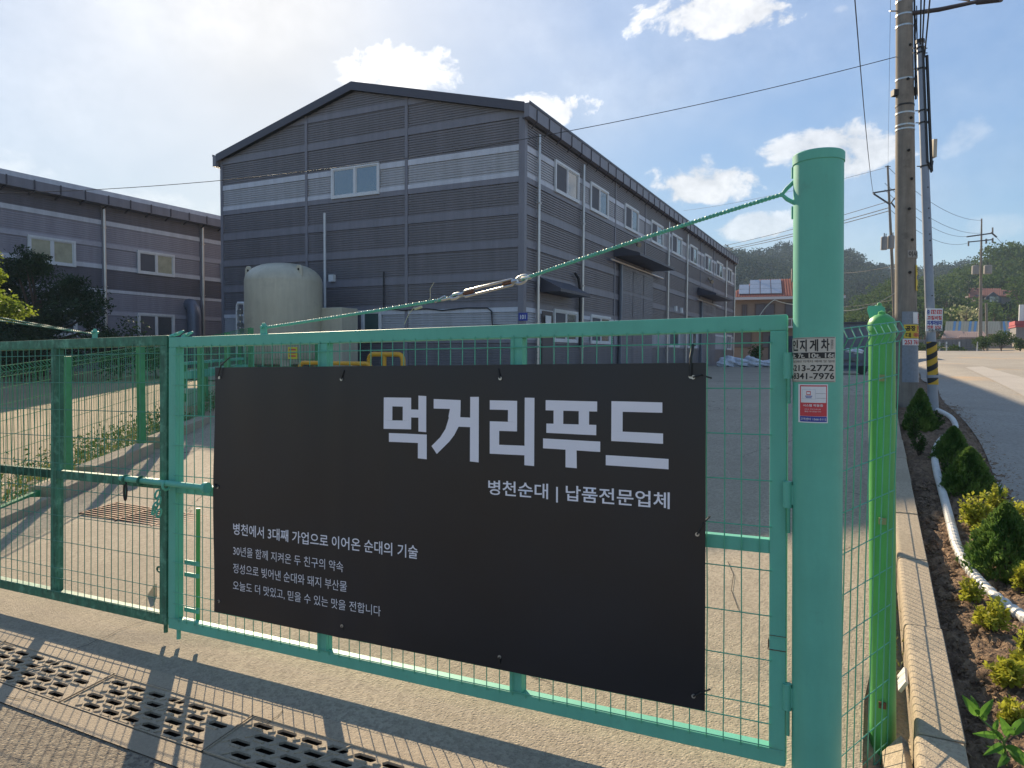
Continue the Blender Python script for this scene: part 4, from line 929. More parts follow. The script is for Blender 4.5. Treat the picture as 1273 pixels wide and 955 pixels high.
rp = MB(); rp.v = [(LX + .09, LY0 - .3, 7.60), (LX + .09, LY1, 7.60), (LX - 6, LY1, 9.0), (LX - 6, LY0 - .3, 9.0), (LX + .09, LY0 - .3, 7.5), (LX + .09, LY1, 7.5), (LX - 6, LY1, 8.9), (LX - 6, LY0 - .3, 8.9)]
rp.f = [(0, 1, 2, 3), (7, 6, 5, 4), (0, 4, 5, 1), (1, 5, 6, 2), (2, 6, 7, 3), (3, 7, 4, 0)]; rp.build('roof', mat('pale_metal_roof', (.30, .29, .28), .35, .5), lb, fix=True)
for (a, b, z0, z1, cur) in ((14.40, 16.05, 4.68, 5.62, 1), (18.50, 20.17, 4.72, 5.64, 1), (18.47, 20.13, 2.15, 3.16, 0), (22.55, 24.2, 4.72, 5.64, 1), (10.3, 12.0, 4.68, 5.62, 1), (14.4, 16.05, 2.15, 3.16, 0)):
    window(lb, 'y', a, b, z0, z1, LX + .02, right=m_curtain if cur else m_glass2, left=m_curtain if a < 15 and cur else m_screen)
for y in (20.9, 23.9):   # bent ventilation ducts
    d = MB().tube([(LX + .3, y, BZ), (LX + .3, y, 3.2), (LX + .27, y, 3.45), (LX + .15, y, 3.6), (LX - .05, y, 3.62)], .28, 14); d.build('vent_duct', mat('blue_grey_duct', (.14, .16, .21), .4, .3) if y < 22 else bpy.data.materials['blue_grey_duct'], lb, smooth=True)

# ================================================================== TANK and yard objects near it
aYd = lambda px, y: (aY(px, 380, y) - Vector(CC)).dot(Vector(CR[:, 2]))
TX, TY = aY(353, 380, 17).x, 17.0
tzt = aY(353, 328, 17).z; tR = 46.5 / F0 * aYd(353, 17.0)
tk = thing('storage_tank', 'cream domed storage tank standing in front of dark factory gable', 'tank', (TX, TY, zt(TX, TY)))
zb_ = zt(TX, TY) + .45; hs = tzt - .62
MB().lathe([(.2, zb_ - .25), (tR * .8, zb_ - .12), (tR, zb_ + .2)] + [(tR, hs)] + [(tR * math.cos(a) ** .75 if a < 1.57 else .001, hs + (tzt - hs) * math.sin(a)) for a in np.linspace(.1, 1.5707, 12)], 56, (TX, TY, 0)).build('shell', m_tank, tk, smooth=True)
MB().lathe([(tR + .004, hs - .012), (tR + .004, hs + .012)], 56, (TX, TY, 0), False).build('weld_seam', m_tank, tk, smooth=True)
for a in (-.35, PI + .75):
    x, y = TX + tR * .88 * math.cos(a), TY + tR * .88 * math.sin(a); mb = MB().prism([(x - .14, hs + .12), (x + .14, hs + .12), (x + .12, hs + .42), (x + .05, hs + .5), (x - .05, hs + .5), (x - .12, hs + .42)], y - .03, y + .03)
    mb.build('lifting_lug', m_tank, tk, bevel=.01); MB().tube([(x, y - .034, hs + .36), (x, y + .034, hs + .36)], .04, 10).build('lug_hole', m_dark_void, tk)
for k in range(4): a = PI / 4 + k * PI / 2; MB().box(TX + tR * .8 * math.cos(a) - .1, TX + tR * .8 * math.cos(a) + .1, TY + tR * .8 * math.sin(a) - .1, TY + tR * .8 * math.sin(a) + .1, zt(TX, TY), zb_ + .2).build('leg', m_tank, tk)
q0, q1 = aY(398, 384, 17.9), aY(435, 384, 17.9)
MB().box(q0.x, q1.x, 17.5, 18.3, BZ, q0.z).build('cabinet', m_tank, loc=((q0.x + q1.x) / 2, 17.9, BZ), label='cream equipment cabinet between the tank and the factory wall', cat='cabinet', bevel=.03)
# pipework frame left of the tank
pf = thing('pipe_rack', 'white pipe rack with valves at left side of the cream tank', 'pipe rack', tuple(aY(303, 420, 17.2)))
q = lambda x, y: aY(x, y, 17.2)
MB().tube([q(295, 440), q(295, 380), q(296, 377), q(306, 377)], .05, 8).tube([q(304, 377), q(304, 440)], .04, 8).build('frame', m_white, pf, smooth=True)
mb = MB()
for (x, y) in ((299, 388), (301, 396), (299, 404), (302, 411), (306, 405)): mb.obox(q(x, y), Vector((1, 0, 0)), Vector((0, 1, 0)), Vector((0, 0, 1)), .09, .06, .07)
mb.tube([q(299, 384), q(299, 420)], .03, 6).tube([q(303, 384), q(303, 420)], .02, 6); mb.build('valves', m_steel, pf)
# yellow hoop rails
def hoop(px0, px1, py, Y, label, r=.055, extra=None):
    a, b = aY(px0, py, Y), aY(px1, py, Y); zt_ = a.z; g = zt(a.x, Y); t = thing('guard_rail', label, 'guard rail', ((a.x + b.x) / 2, Y, g), group='yellow hoop guard rails')
    R_ = .16; pts = [(a.x, Y, g)] + [(a.x + R_ - R_ * math.cos(u), Y, zt_ - R_ + R_ * math.sin(u)) for u in np.linspace(0, PI / 2, 6)] + [(b.x - R_ + R_ * math.sin(u), Y, zt_ - R_ + R_ * math.cos(u)) for u in np.linspace(0, PI / 2, 6)] + [(b.x, Y, g)]
    MB().tube(pts, r, 12).build('hoop', m_yellow, t, smooth=True)
    if extra: e = aY(extra, py, Y); MB().tube([(e.x, Y, g), (e.x, Y, zt_ - .02)], r * .8, 10).build('post', m_yellow, t, smooth=True)
hoop(372.5, 461.5, 451, 14.2, 'lower wide yellow hoop guard rail in front of the tank'); hoop(459, 501, 440.5, 16.2, 'taller narrow yellow hoop guard rail with middle post, right of tank', .07, 478)
# mesh enclosure in front of the tank
def slim_fence(name, label, P0, P1, h, m, post_px=(), step=2.0, sp=.1):
    P0, P1 = Vector(P0), Vector(P1); c = (P0 + P1) / 2; t = thing(name, label, 'fence', (c.x, c.y, zt(c.x, c.y)))
    mesh_panel(t, P0, P1, lambda x, y: zt(x, y) + .1, lambda x, y: zt(x, y) + h, m, .006, sp, .2, .07, hseg=max(1, int((P1 - P0).length / 2)))
    n = max(1, round((P1 - P0).length / step))
    for i in range(n + 1):
        q = P0.lerp(P1, i / n); g = zt(q.x, q.y); MB().box(q.x - .03, q.x + .03, q.y - .03 + .05, q.y + .03 + .05, g - .05, g + h + .03).build('post', m_ifence, t)
    return t
tf0, tf1 = aY(296, 440, 14.6), aY(392, 440, 14.6)
slim_fence('tank_fence', 'green mesh fence panel across the front of the cream tank', (tf0.x, 14.6, 0), (tf1.x, 14.6, 0), 1.22, m_ifence)
q = aY(364.5, 439, 14.45); MB().box(q.x - .16, q.x + .16, 14.42, 14.44, q.z - .16, q.z + .16).build('warning_plate', paint('warning_yellow', (.62, .55, .05)), loc=q, label='small yellow warning plate on the fence before the tank', cat='sign')
for i in range(3): MB().box(q.x - .12, q.x + .12, 14.415, 14.419, q.z - .10 + i * .085, q.z - .06 + i * .085).build('printed_line', m_red, bpy.data.objects['warning_plate'])

# ================================================================== inner fence and kerb on the left
IF = lambda y: -8.105 - .594 * (y - 4.815)
ifx = thing('inner_fence', 'green mesh fence with square posts behind the weathered left gate leaf', 'fence', (-8.1, 4.8, zt(-8.1, 4.8)))
h_if = 1.42
mesh_panel(ifx, (IF(2.8), 2.8, 0), (IF(7.15), 7.15, 0), lambda x, y: zt(x, y) + .10, lambda x, y: zt(x, y) + h_if + .05, m_ifence, .0032, .055, .16, .05, nrm=(.86, .5, 0), hseg=3)
for y in (3.2, 4.815, 6.418, 7.177):
    g = zt(IF(y), y); w_ = .045 if y < 7 else .05
    MB().box(IF(y) - w_, IF(y) + w_, y + .02, y + .10, g - .05, g + h_if + .07).build('post', m_ifence, ifx, bevel=.006)
mesh_panel(ifx, (IF(7.3), 7.3, 0), (IF(11), 11, 0), lambda x, y: zt(x, y) + .10, lambda x, y: zt(x, y) + h_if, m_ifence, .004, .08, .2, .0)
MB().bar((IF(2.8), 2.85, zt(-7, 2.85) + .08), (IF(4.8), 4.85, zt(-8.1, 4.8) + .08), .05, .07).build('bottom_rail', m_ifence, ifx)
for y in (8.4, 9.6, 10.9):
    g = zt(IF(y), y); MB().box(IF(y) - .04, IF(y) + .04, y, y + .08, g, g + h_if).build('post', m_ifence, ifx)
ik = thing('inner_kerb', None, None, (IF(5), 5, zt(IF(5), 5)), kind='structure')
d_ = Vector((-.594, 1, .055)).normalized(); nrm_ = Vector((1, .594, 0)).normalized()
for y, Ln, w_, h in ((3.6, .8, .13, .09), (4.75, .36, .2, .13), (5.75, .78, .12, .16), (6.95, .30, .14, .14), (7.9, .5, .1, .12)):
    c = Vector((IF(y) + .15, y, zt(IF(y), y) + h / 2 - .02)); MB().obox(c, d_, nrm_, d_.cross(nrm_) * -1, Ln, w_, h / 2 + .03).build('kerb_block', m_kerb, ik, bevel=.012)
# low block with a window-like grille, rusty ground grate, planks
q = T(168, 640); rg = thing('ground_grate', 'rusty brown floor grate lying in the yard behind the gate junction', 'grate', (q.x, q.y, q.z + .01))
for i in range(9):
    MB().box(q.x - .55, q.x + .95, q.y - .18 + i * .045, q.y - .165 + i * .045, zt(q.x, q.y - .18 + i * .045) + .004, zt(q.x, q.y - .18 + i * .045) + .014).build('bar', m_rust, rg)
for x in (-.55, .0, .5, .95): MB().bar((q.x + x, q.y - .2, zt(q.x, q.y - .2) + .008), (q.x + x, q.y + .21, zt(q.x, q.y + .21) + .008), .02, .013).build('bar', m_rust, rg)
q = aY(237, 488, 8.6); bxx = thing('machine_box', 'small pale green box on the ground seen through the right gate leaf', 'box', (q.x, 8.6, zt(q.x, 8.6)))
MB().box(q.x - .14, q.x + .13, 8.45, 8.75, zt(q.x, 8.6) + .22, zt(q.x, 8.6) + .52).build('case', paint('pale_green_case', (.30, .40, .30)), bxx, bevel=.015)
MB().box(q.x - .06, q.x + .07, 8.43, 8.449, zt(q.x, 8.6) + .30, zt(q.x, 8.6) + .44).build('window', m_ifence, bxx)
MB().box(q.x - .16, q.x + .15, 8.43, 8.77, zt(q.x, 8.6), zt(q.x, 8.6) + .22).build('base', m_kerb, bxx)
bm_ = MB(); q = aY(228, 452, 9.2); e = aY(300, 446, 11.5)
sl_ = thing('trough', 'green metal trough on legs standing beyond the gate junction', 'trough', (q.x, 9.2, zt(q.x, 9.2)))
bm_.bar(q, e, .12, .05); bm_.bar(q + Vector((0, 0, -.22)), e + Vector((0, 0, -.2)), .3, .14); bm_.build('tray', m_green, sl_)
for t in (0.02, .35, .7, .98): p = q.lerp(e, t); MB().box(p.x - .03, p.x + .03, p.y - .03, p.y + .03, zt(p.x, p.y), p.z).build('leg', m_ifence, sl_)
# ================================================================== VEGETATION
def leaf_quads(P, size, aspect=.55, up=None, upw=0.0, fold=False):
    n = len(P); d = rng.normal(size=(n, 3))
    if up is not None: d = d * (1 - upw) + up * upw
    d /= np.linalg.norm(d, axis=1)[:, None] + 1e-9
    e = rng.normal(size=(n, 3)); e -= d * np.sum(e * d, 1)[:, None]; e /= np.linalg.norm(e, axis=1)[:, None] + 1e-9
    s = (size * rng.uniform(.6, 1.25, n))[:, None]
    a, b, c, q = P - d * s * .5, P + e * s * aspect * .5 + d * s * .05, P + d * s * .5, P - e * s * aspect * .5 + d * s * .05
    V = np.stack([a, b, c, q], 1).reshape(-1, 3); F = np.arange(4 * n).reshape(n, 4); return V, F
def clump_points(c, r, n, hollow=.55):
    d = rng.normal(size=(n, 3)); d /= np.linalg.norm(d, axis=1)[:, None]
    t = (hollow + (1 - hollow) * rng.uniform(0, 1, n) ** .7)[:, None] * (1 + .12 * rng.normal(size=(n, 1)))
    return np.array(c) + d * t * np.array(r), d
def crown_mesh(name, clumps, per, size, m, aspect=.6, hollow=.5, shift=None):
    VV = []; FF = []; k = 0
    for (c, r) in clumps:
        n = max(8, int(per * (r[0] * r[2])))
        P, d = clump_points(c, r, n, hollow); V, F = leaf_quads(P, size, aspect, d, .25); VV.append(V); FF.append(F + k); k += len(V)
    V = np.concatenate(VV)
    if shift is not None: V = V - np.array(shift)
    return npmesh(name, V, np.concatenate(FF), m)
def tree(name, label, base, clumps, per, size, m, trunk=.12, group=None, cat='tree', aspect=.6, hollow=.45, limbs=6):
    base = Vector(base); t = thing(name, label, cat, tuple(base), group)
    me = crown_mesh('crown', clumps, per, size, m, aspect, hollow, base); put(bpy.data.objects.new('crown', me), t)
    mb = MB(); top = Vector(np.mean([c for c, r in clumps], 0)); mid = base.lerp(top, .5) + Vector((random.uniform(-.1, .1), 0, 0)); mb.tube([base - Vector((0, 0, .1)), mid, top], [trunk, trunk * .7, trunk * .3], 8)
    for (c, r) in random.sample(clumps, min(limbs, len(clumps))): mb.tube([mid.lerp(base, .2 + random.uniform(-.3, .2)), mid.lerp(Vector(c), .6) + Vector((0, 0, -.1)), Vector(c)], [trunk * .4, trunk * .25, trunk * .08], 5)
    mb.build('trunk', m_bark, t); return t
def blob(c, R_, n, rr=(.28, .5), sq=(1, 1, .8)):
    out = []
    for _ in range(n):
        d = rng.normal(size=3); d /= np.linalg.norm(d); k = rng.uniform(.25, .85); r = rng.uniform(*rr) * R_[0]
        out.append(((c[0] + d[0] * k * R_[0], c[1] + d[1] * k * R_[1], c[2] + d[2] * k * R_[2]), (r * sq[0], r * sq[1], r * sq[2])))
    return out
def conifer(label, base, h, r, m, n, size, group, name='conifer_shrub'):
    base = Vector(base); t = thing(name, label, 'conifer shrub', tuple(base), group)
    z = rng.uniform(0.02, 1, n) ** 1.15; a = rng.uniform(0, 2 * PI, n)
    prof = np.minimum(1, (1 - z) ** .72 * 1.12) * (.75 + .25 * np.minimum(1, z * 6)) * (1 + .13 * np.sin(a * 5 + z * 9) + .10 * np.sin(a * 11 - z * 23))
    q = (.35 + .65 * rng.uniform(0, 1, n) ** .45); R_ = r * prof * q
    P = np.stack([R_ * np.cos(a), R_ * np.sin(a), z * h], 1); up = np.stack([np.cos(a) * .55, np.sin(a) * .55, np.full(n, .9)], 1)
    V, F = leaf_quads(P, size, .35, up, .72); put(bpy.data.objects.new('foliage', npmesh('foliage', V, F, m)), t)
    MB().tube([(base.x, base.y, base.z - .05), (base.x, base.y, base.z + h * .8)], [.018, .004], 6).build('stem', m_bark, t); return t
def pxh(px, ytop, P):      # height of a point above P seen at pixel row ytop
    r = ray(px, ytop); k = (P.x * r[0] + P.y * r[1]) / (r[0] ** 2 + r[1] ** 2); return (CC + k * r)[2] - P.z
GRP = 'small conifers planted along the kerb'
for (px, yb, yt, wpx, lab) in ((1204, 620, 554, 58, 'dark green rounded conifer shrub growing right against the bend of the white hose'),
                               (1184, 580, 528, 44, 'dark conifer shrub half hidden behind its neighbour, nearer the lamp pole'),
                               (1248, 722, 622, 84, 'largest conifer shrub with sunlit yellow tips at right edge of the bed'),
                               (1143, 540, 482, 34, 'narrow dark conifer between concrete pole and striped metal pole')):
    P = T(px, yb - 4); D = (P - Vector(CC)).dot(Vector(CR[:, 2])); r = wpx / 2 / F0 * D; h = pxh(px, yt, P)
    conifer(lab, (P.x, P.y, P.z - .02), h, r * 1.12, m_l_thuja, 9000, .038 if D < 8 else .05, GRP)
def leafy(label, px, yb, yt, wpx, m, n=560, size=.035, name='leafy_shrub', cat='shrub', group='yellow green shrubs in the planting bed', aspect=.5):
    P = T(px, yb); D = (P - Vector(CC)).dot(Vector(CR[:, 2])); r = wpx / 2 / F0 * D; h = max(.06, pxh(px, yt, P))
    t = thing(name, label, cat, (P.x, P.y, P.z - .01), group); mb = MB(); PP = []; UU = []
    n = int(n * 1.15); wpx = wpx * 1.15; h_k = 1.12; k = max(6, int(n / 26))
    for i in range(k):
        a = random.uniform(0, 2 * PI); q = random.uniform(.15, 1); tip = Vector((P.x + r * q * math.cos(a), P.y + r * q * math.sin(a), P.z + h * h_k * (1 - .35 * q * q) * random.uniform(.35, 1)))
        mid = P.lerp(tip, .55) + Vector((0, 0, h * .08)); mb.tube([P - Vector((0, 0, .02)), mid, tip], [.003, .002, .001], 4)
        for j in range(26):
            s_ = random.uniform(.35, 1.03); c = (P.lerp(mid, s_ * 2) if s_ < .5 else mid.lerp(tip, s_ * 2 - 1)); d = Vector((random.gauss(0, 1), random.gauss(0, 1), random.gauss(.4, .7))).normalized()
            PP.append(c + d * size * .55); UU.append(d)
    V, F = leaf_quads(np.array(PP), size, aspect, np.array(UU), .8); V = V - np.array((P.x, P.y, P.z - .01))
    put(bpy.data.objects.new('leaves', npmesh('leaves', V, F, m)), t); mb.build('stems', m_bark, t); return t
leafy('yellow green shrub between two conifers, its shoots reaching over the soil', 1212, 664, 618, 44, m_l_yellow, 1000)
leafy('yellow green low shrub at left foot of the largest conifer', 1224, 694, 648, 44, m_l_yellow, 900)
leafy('spindly yellow shrub behind the largest conifer near the road', 1238, 642, 606, 42, m_l_yellow, 400)
leafy('yellow green shrub at the right edge behind the largest conifer', 1268, 668, 622, 44, m_l_yellow, 400)
leafy('small pale shrub left of the rounded conifer beside the hose', 1178, 597, 570, 18, m_l_mid, 420, .03)
leafy('yellow green tuft growing left of the hose, farther one of a close pair', 1206, 752, 722, 36, m_l_yellow, 520, .032)
leafy('yellow green tuft growing left of the hose, nearer one of a close pair', 1232, 788, 746, 44, m_l_yellow, 620, .034)
leafy('bright tuft right of the white hose at the photo edge', 1270, 745, 700, 30, m_l_yellow, 420, .034)
leafy('pair of bright shoots at right edge above the broad leaved plant', 1252, 858, 820, 42, m_l_yellow, 640, .034)
leafy('bright shoots at the right edge level with the chips of wood', 1274, 840, 785, 30, m_l_yellow, 420, .034)
leafy('fine yellow green plant behind the broad leaved plant', 1262, 905, 875, 44, m_l_yellow, 620, .028)
leafy('pale weedy plant at the foot of concrete pole', 1136, 556, 512, 18, m_l_mid, 500, .035)
leafy('light green weed between kerb and the striped pole', 1143, 568, 540, 22, m_l_mid, 420, .03)
leafy('light green weed beside the hose at the striped pole', 1163, 535, 512, 24, m_l_mid, 500, .035)
# broad leaved plant in the near corner
P = T(1252, 955); bpnt = thing('broad_leaf_plant', 'broad leaved green plant with upright pointed leaves at the bottom right corner', 'plant', (P.x, P.y, P.z - .02))
D = (P - Vector(CC)).dot(Vector(CR[:, 2]))
def W(px, py, d): return aD(px, py, d)
def big_leaf(p, q, w, bend=.02):
    p, q = Vector(p), Vector(q); d = q - p; Ln = d.length; d.normalize(); vw = (Vector(CC) - p).normalized(); s = d.cross(vw).normalized(); nn = s.cross(d)
    rows = []
    for i in range(9):
        t = i / 8; ww = w * math.sin(PI * min(1, t * .96 + .03)) ** .75 * (1 - .25 * t); c = p + d * Ln * t + nn * (bend * math.sin(PI * t)) + Vector((0, 0, -.35 * Ln * t * t * .3))
        rows.append([c - s * ww + nn * ww * .45, c, c + s * ww + nn * ww * .45])
    MB().grid(rows).build('leaf', m_l_big, bpnt, smooth=True)
dd = D - .03
stem = [P, W(1248, 922, dd), W(1232, 905, dd), W(1216, 890, dd)]
MB().tube(stem, [.006, .005, .004, .003], 6).tube([W(1248, 922, dd), W(1262, 905, dd - .03)], [.005, .003], 6).build('stem', paint('green_stem', (.12, .2, .05)), bpnt)
for (a, b, w_, o) in (((1216, 890), (1196, 860), .016, 0), ((1216, 888), (1207, 862), .012, .02), ((1219, 892), (1235, 866), .014, -.02), ((1222, 896), (1226, 884), .010, 0), ((1240, 914), (1209, 908), .014, -.03), ((1256, 914), (1243, 886), .018, -.04), ((1258, 914), (1276, 890), .018, 0),
                      ((1246, 926), (1222, 936), .013, -.03), ((1250, 928), (1278, 940), .017, -.05), ((1246, 920), (1232, 902), .012, .02), ((1252, 940), (1240, 952), .014, -.03), ((1255, 935), (1284, 952), .017, -.05), ((1236, 908), (1241, 892), .009, 0), ((1248, 935), (1226, 925), .012, 0)):
    big_leaf(W(*a, dd), W(*b, dd + o), w_ * 1.15)
# hose: corrugated white drain pipe
hp = [(1161, 508), (1172, 513), (1183, 520), (1188, 530), (1184, 537), (1172, 545), (1164, 556), (1162, 570), (1165, 588), (1170, 606), (1176, 628), (1183, 655), (1190, 680), (1204, 706), (1224, 730), (1250, 752), (1290, 778), (1340, 800)]
cp_ = [T(x, y, .045) for x, y in hp]
def cr(P, n):
    out = []
    for i in range(len(P) - 1):
        a, b, c, d = P[max(i - 1, 0)], P[i], P[i + 1], P[min(i + 2, len(P) - 1)]
        for k in range(n):
            t = k / n; out.append(.5 * ((2 * b) + (c - a) * t + (2 * a - 5 * b + 4 * c - d) * t * t + (3 * b - 3 * c + d - a) * t ** 3))
    out.append(P[-1]); return out
fine = cr(cp_, 24); seg = [fine[0]]; acc = 0
for i in range(1, len(fine)):
    acc += (fine[i] - fine[i - 1]).length
    if acc > .011: seg.append(fine[i]); acc = 0
dense = []
for i in range(len(seg) - 1):
    k = max(1, int((seg[i + 1] - seg[i]).length / .011))
    for j in range(k): dense.append(seg[i].lerp(seg[i + 1], j / k))
for p in dense: p.z = zt(p.x, p.y) + .045
rad = [.030 + .0032 * (1 if (i // 2) % 2 else -1) for i in range(len(dense))]
MB().tube(dense, rad, 12).build('drain_hose', m_hose, smooth=False, label='white corrugated drain hose winding through the planting bed', cat='hose')
# tufts of weeds inside the left fence and grass strip
def tuft_stuff(name, n, area, size, m, up=.6, label=None, h=.1):
    P = []
    for _ in range(n): x, y = area(); P.append((x, y, zt(x, y) + random.uniform(0, h)))
    P = np.array(P); V, F = leaf_quads(P, size, .35, np.tile([0, 0, 1.0], (n, 1)), up); put(bpy.data.objects.new(name, npmesh(name, V, F, m)), kind='stuff', label=label)
def strip():
    y = random.uniform(3.2, 11); w = random.triangular(.15, 1.4, .3) ; return IF(y) - w, y + random.uniform(-.1, .1)
tuft_stuff('weeds', 2300, strip, .075, m_grass, .5, 'dry green weeds along the inner fence', .16)
tuft_stuff('weeds', 1000, lambda: (lambda y: (IF(y) - random.gauss(.8, .35), y))(random.uniform(4.3, 9)), .07, m_l_mid, .4, 'low green leafy weeds behind the inner fence', .22)
tuft_stuff('weeds', 900, lambda: (random.gauss(.145, .02), random.uniform(3.6, 10)), .03, m_grass, .6, 'weeds in the gap beside kerb', .04)
# trees behind the fence, left
b = aY(52, 470, 13.0); bz = zt(b.x, 13.0)
def px_blobs(spec, Y, m_, sc=1.0):
    out = []
    for (px, py, rp) in spec:
        c = aY(px, py, Y); D = (c - Vector(CC)).dot(Vector(CR[:, 2])); r = rp / F0 * D
        out += blob((c.x, c.y + random.uniform(-.5, .5), c.z), (r * 1.12, r * .9, r * .8), 8, (.4, .7))
    return out
sp_ = [(12, 345, 26), (38, 335, 26), (62, 340, 20), (84, 352, 20), (60, 365, 30), (95, 375, 26), (118, 392, 20), (20, 385, 40), (55, 405, 38), (90, 410, 34), (115, 415, 18), (70, 322, 10), (50, 318, 12), (30, 425, 40), (-30, 350, 40), (-40, 400, 50), (130, 405, 9)]
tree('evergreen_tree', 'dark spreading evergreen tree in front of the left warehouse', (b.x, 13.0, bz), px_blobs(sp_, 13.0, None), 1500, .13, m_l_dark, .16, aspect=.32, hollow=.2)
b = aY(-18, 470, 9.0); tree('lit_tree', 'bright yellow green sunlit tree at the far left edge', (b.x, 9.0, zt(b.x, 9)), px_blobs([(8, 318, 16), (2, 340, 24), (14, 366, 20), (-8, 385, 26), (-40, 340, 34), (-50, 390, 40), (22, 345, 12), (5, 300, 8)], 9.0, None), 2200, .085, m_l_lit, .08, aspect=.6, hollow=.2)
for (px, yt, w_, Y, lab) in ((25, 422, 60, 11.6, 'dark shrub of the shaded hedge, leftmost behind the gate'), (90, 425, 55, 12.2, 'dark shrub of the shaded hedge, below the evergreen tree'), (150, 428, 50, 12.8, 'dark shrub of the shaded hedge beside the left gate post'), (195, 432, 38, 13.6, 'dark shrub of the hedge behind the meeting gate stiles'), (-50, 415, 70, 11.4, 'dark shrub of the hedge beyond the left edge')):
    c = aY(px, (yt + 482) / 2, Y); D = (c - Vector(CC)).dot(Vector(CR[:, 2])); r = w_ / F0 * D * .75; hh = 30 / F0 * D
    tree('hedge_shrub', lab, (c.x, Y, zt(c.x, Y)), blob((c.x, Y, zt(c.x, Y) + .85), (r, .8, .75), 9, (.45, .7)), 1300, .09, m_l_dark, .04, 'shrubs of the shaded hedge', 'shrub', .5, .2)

# ================================================================== POLES
def pole(name, label, basept, toppx, r0, r1, m, cat, n=24, topd=None, cut=0.0, mname='shaft'):
    bp_ = Vector(basept); D = (bp_ - Vector(CC)).dot(Vector(CR[:, 2])); tp = aD(*toppx, topd or D); t = thing(name, label, cat, tuple(bp_))
    MB().tube([bp_ - Vector((0, 0, .1)), bp_.lerp(tp, .5), tp], [r0, (r0 + r1) / 2, r1], n).build(mname, m, t, smooth=True)
    return t, bp_, tp
P1 = T(1127, 507); D1 = (P1 - Vector(CC)).dot(Vector(CR[:, 2]))
cpole, p1b, p1t = pole('utility_pole', 'thick concrete utility pole with stickers and climbing bolts behind the lime post', P1, (1123.4, -120), 13.2 / F0 * D1, 8.4 / F0 * D1, m_pole, 'utility pole', 32)
r_at = lambda t: (13.2 + (8.4 - 13.2) * t) / F0 * D1
def on1(py): t = (507 - py) / (507 + 120); return p1b.lerp(p1t, t), r_at(t)
vr = Vector(CR[:, 0]); vf = Vector(CR[:, 2]); vr.z = 0; vf.z = 0; vr.normalize(); vf.normalize()
for py in (157, 142, 162, 20, 34, 3, 100, 132): 
    c, r = on1(py); MB().tube([c + Vector((0, 0, -.012)), c + Vector((0, 0, .012))], r + .006, 28).build('band', m_steel if py != 132 else m_cable, cpole)
for i, py in enumerate((14, 60, 102, 150, 190, 225, 262, 300, 340)):
    c, r = on1(py); s = 1 if i % 2 else -1; MB().tube([c + vr * s * (r - .01), c + vr * s * (r + .11)], .011, 6).build('climbing_bolt', m_steel, cpole) if py < 30 else MB().tube([c - vf * (r - .01) + vr * .02 * s, c - vf * (r + .012) + vr * .02 * s], .022, 8).build('bolt_socket', m_dark_void, cpole)
c, r = on1(116)
MB().obox(c - vr * (r + .03), vr, vf, Vector((0, 0, 1)), .035, .05, .045).obox(c + vr * (r + .03) + Vector((0, 0, .03)), vr, vf, Vector((0, 0, 1)), .035, .05, .05).build('bracket', m_cable, cpole)
cbm = MB(); pts = []
for i in range(40):
    py = -30 + i * 4; c, r = on1(py); a = .35 + .12 * math.sin(i * .9) + .06 * random.random(); pts.append(c + (vr * math.sin(a + .6) - vf * math.cos(a + .6)) * (r + .02))
cbm.tube(pts, .014, 5)
for k in range(4):
    pts = []
    for i in range(16):
        py = 20 + i * 7 - k * 3; c, r = on1(py); a = 1.0 + .25 * math.sin(i * 1.3 + k * 2) ; pts.append(c + (vr * math.sin(a) - vf * math.cos(a)) * (r + .03 + .02 * (k % 2)))
    cbm.tube(pts, .008, 4)
cbm.build('cable_bundle', m_cable, cpole)
# anti poster sleeve and stickers on the pole
def on_cyl(nm, m, parent, y0, y1, x0, x1, ext=.004, n=10):
    rows = []
    for py in (y0, y1):
        c, r = on1(py); w = 13.2 / 13.2 * r; row = []
        cx0 = 1127 - (507 - py) / 627 * 3.6
        for i in range(n + 1):
            px = x0 + (x1 - x0) * i / n; s = max(-1, min(1, (px - cx0) / (r / D1 * F0))); a = math.asin(s); row.append(c + (vr * math.sin(a) - vf * math.cos(a)) * (r + ext))
        rows.append(row)
    return MB().grid(rows).build(nm, m, parent, smooth=True)
on_cyl('anti_poster_sleeve', mat('blue_grey_sleeve', (.20, .23, .27), .5, 0, .15, 30, bump=.004, bscale=70), cpole, 475, 388, 1117, 1140.4, .006)
def paper(label, m, y0, y1, x0, x1, lines):
    t = thing('pole_sticker', label, 'sticker', tuple(on1((y0 + y1) / 2)[0]))
    pp = on_cyl('paper', m, t, y1, y0, x0, x1, .012)
    for (s, xa, xb, ya, yb, mm, bold) in lines:
        me = text_mesh(s, xa, xb, -yb, -ya, bold)
        def fn(a, b, l):
            py = -b; c, r = on1(py); cx0 = 1127 - (507 - py) / 627 * 3.6; sn = max(-1, min(1, (a - cx0) / (r / D1 * F0))); an = math.asin(sn)
            return ROOT[pp.name].inverted() @ (c + (vr * math.sin(an) - vf * math.cos(an)) * (r + .012 + l))
        print_mesh('lettering', me, pp, mm, .003, fn, 1.2)
paper('yellow sticker with black and red lettering above the sleeve of the concrete pole', m_yp, 404, 421, 1118.5, 1138.8, [('공장', 1119.5, 1130.5, 405.5, 412, m_ink, .04), ('임', 1132.5, 1137.5, 405, 413, m_red, .02), ('대', 1120, 1125, 414, 420, m_ink, .02), ('매매', 1128, 1137, 414, 420, m_red, .02)])
paper('red and white number sticker below the yellow one on the concrete pole', m_wp, 421.5, 429.5, 1117.5, 1138.5, [('253 7611', 1119, 1137, 423, 428.6, m_red, .03)])
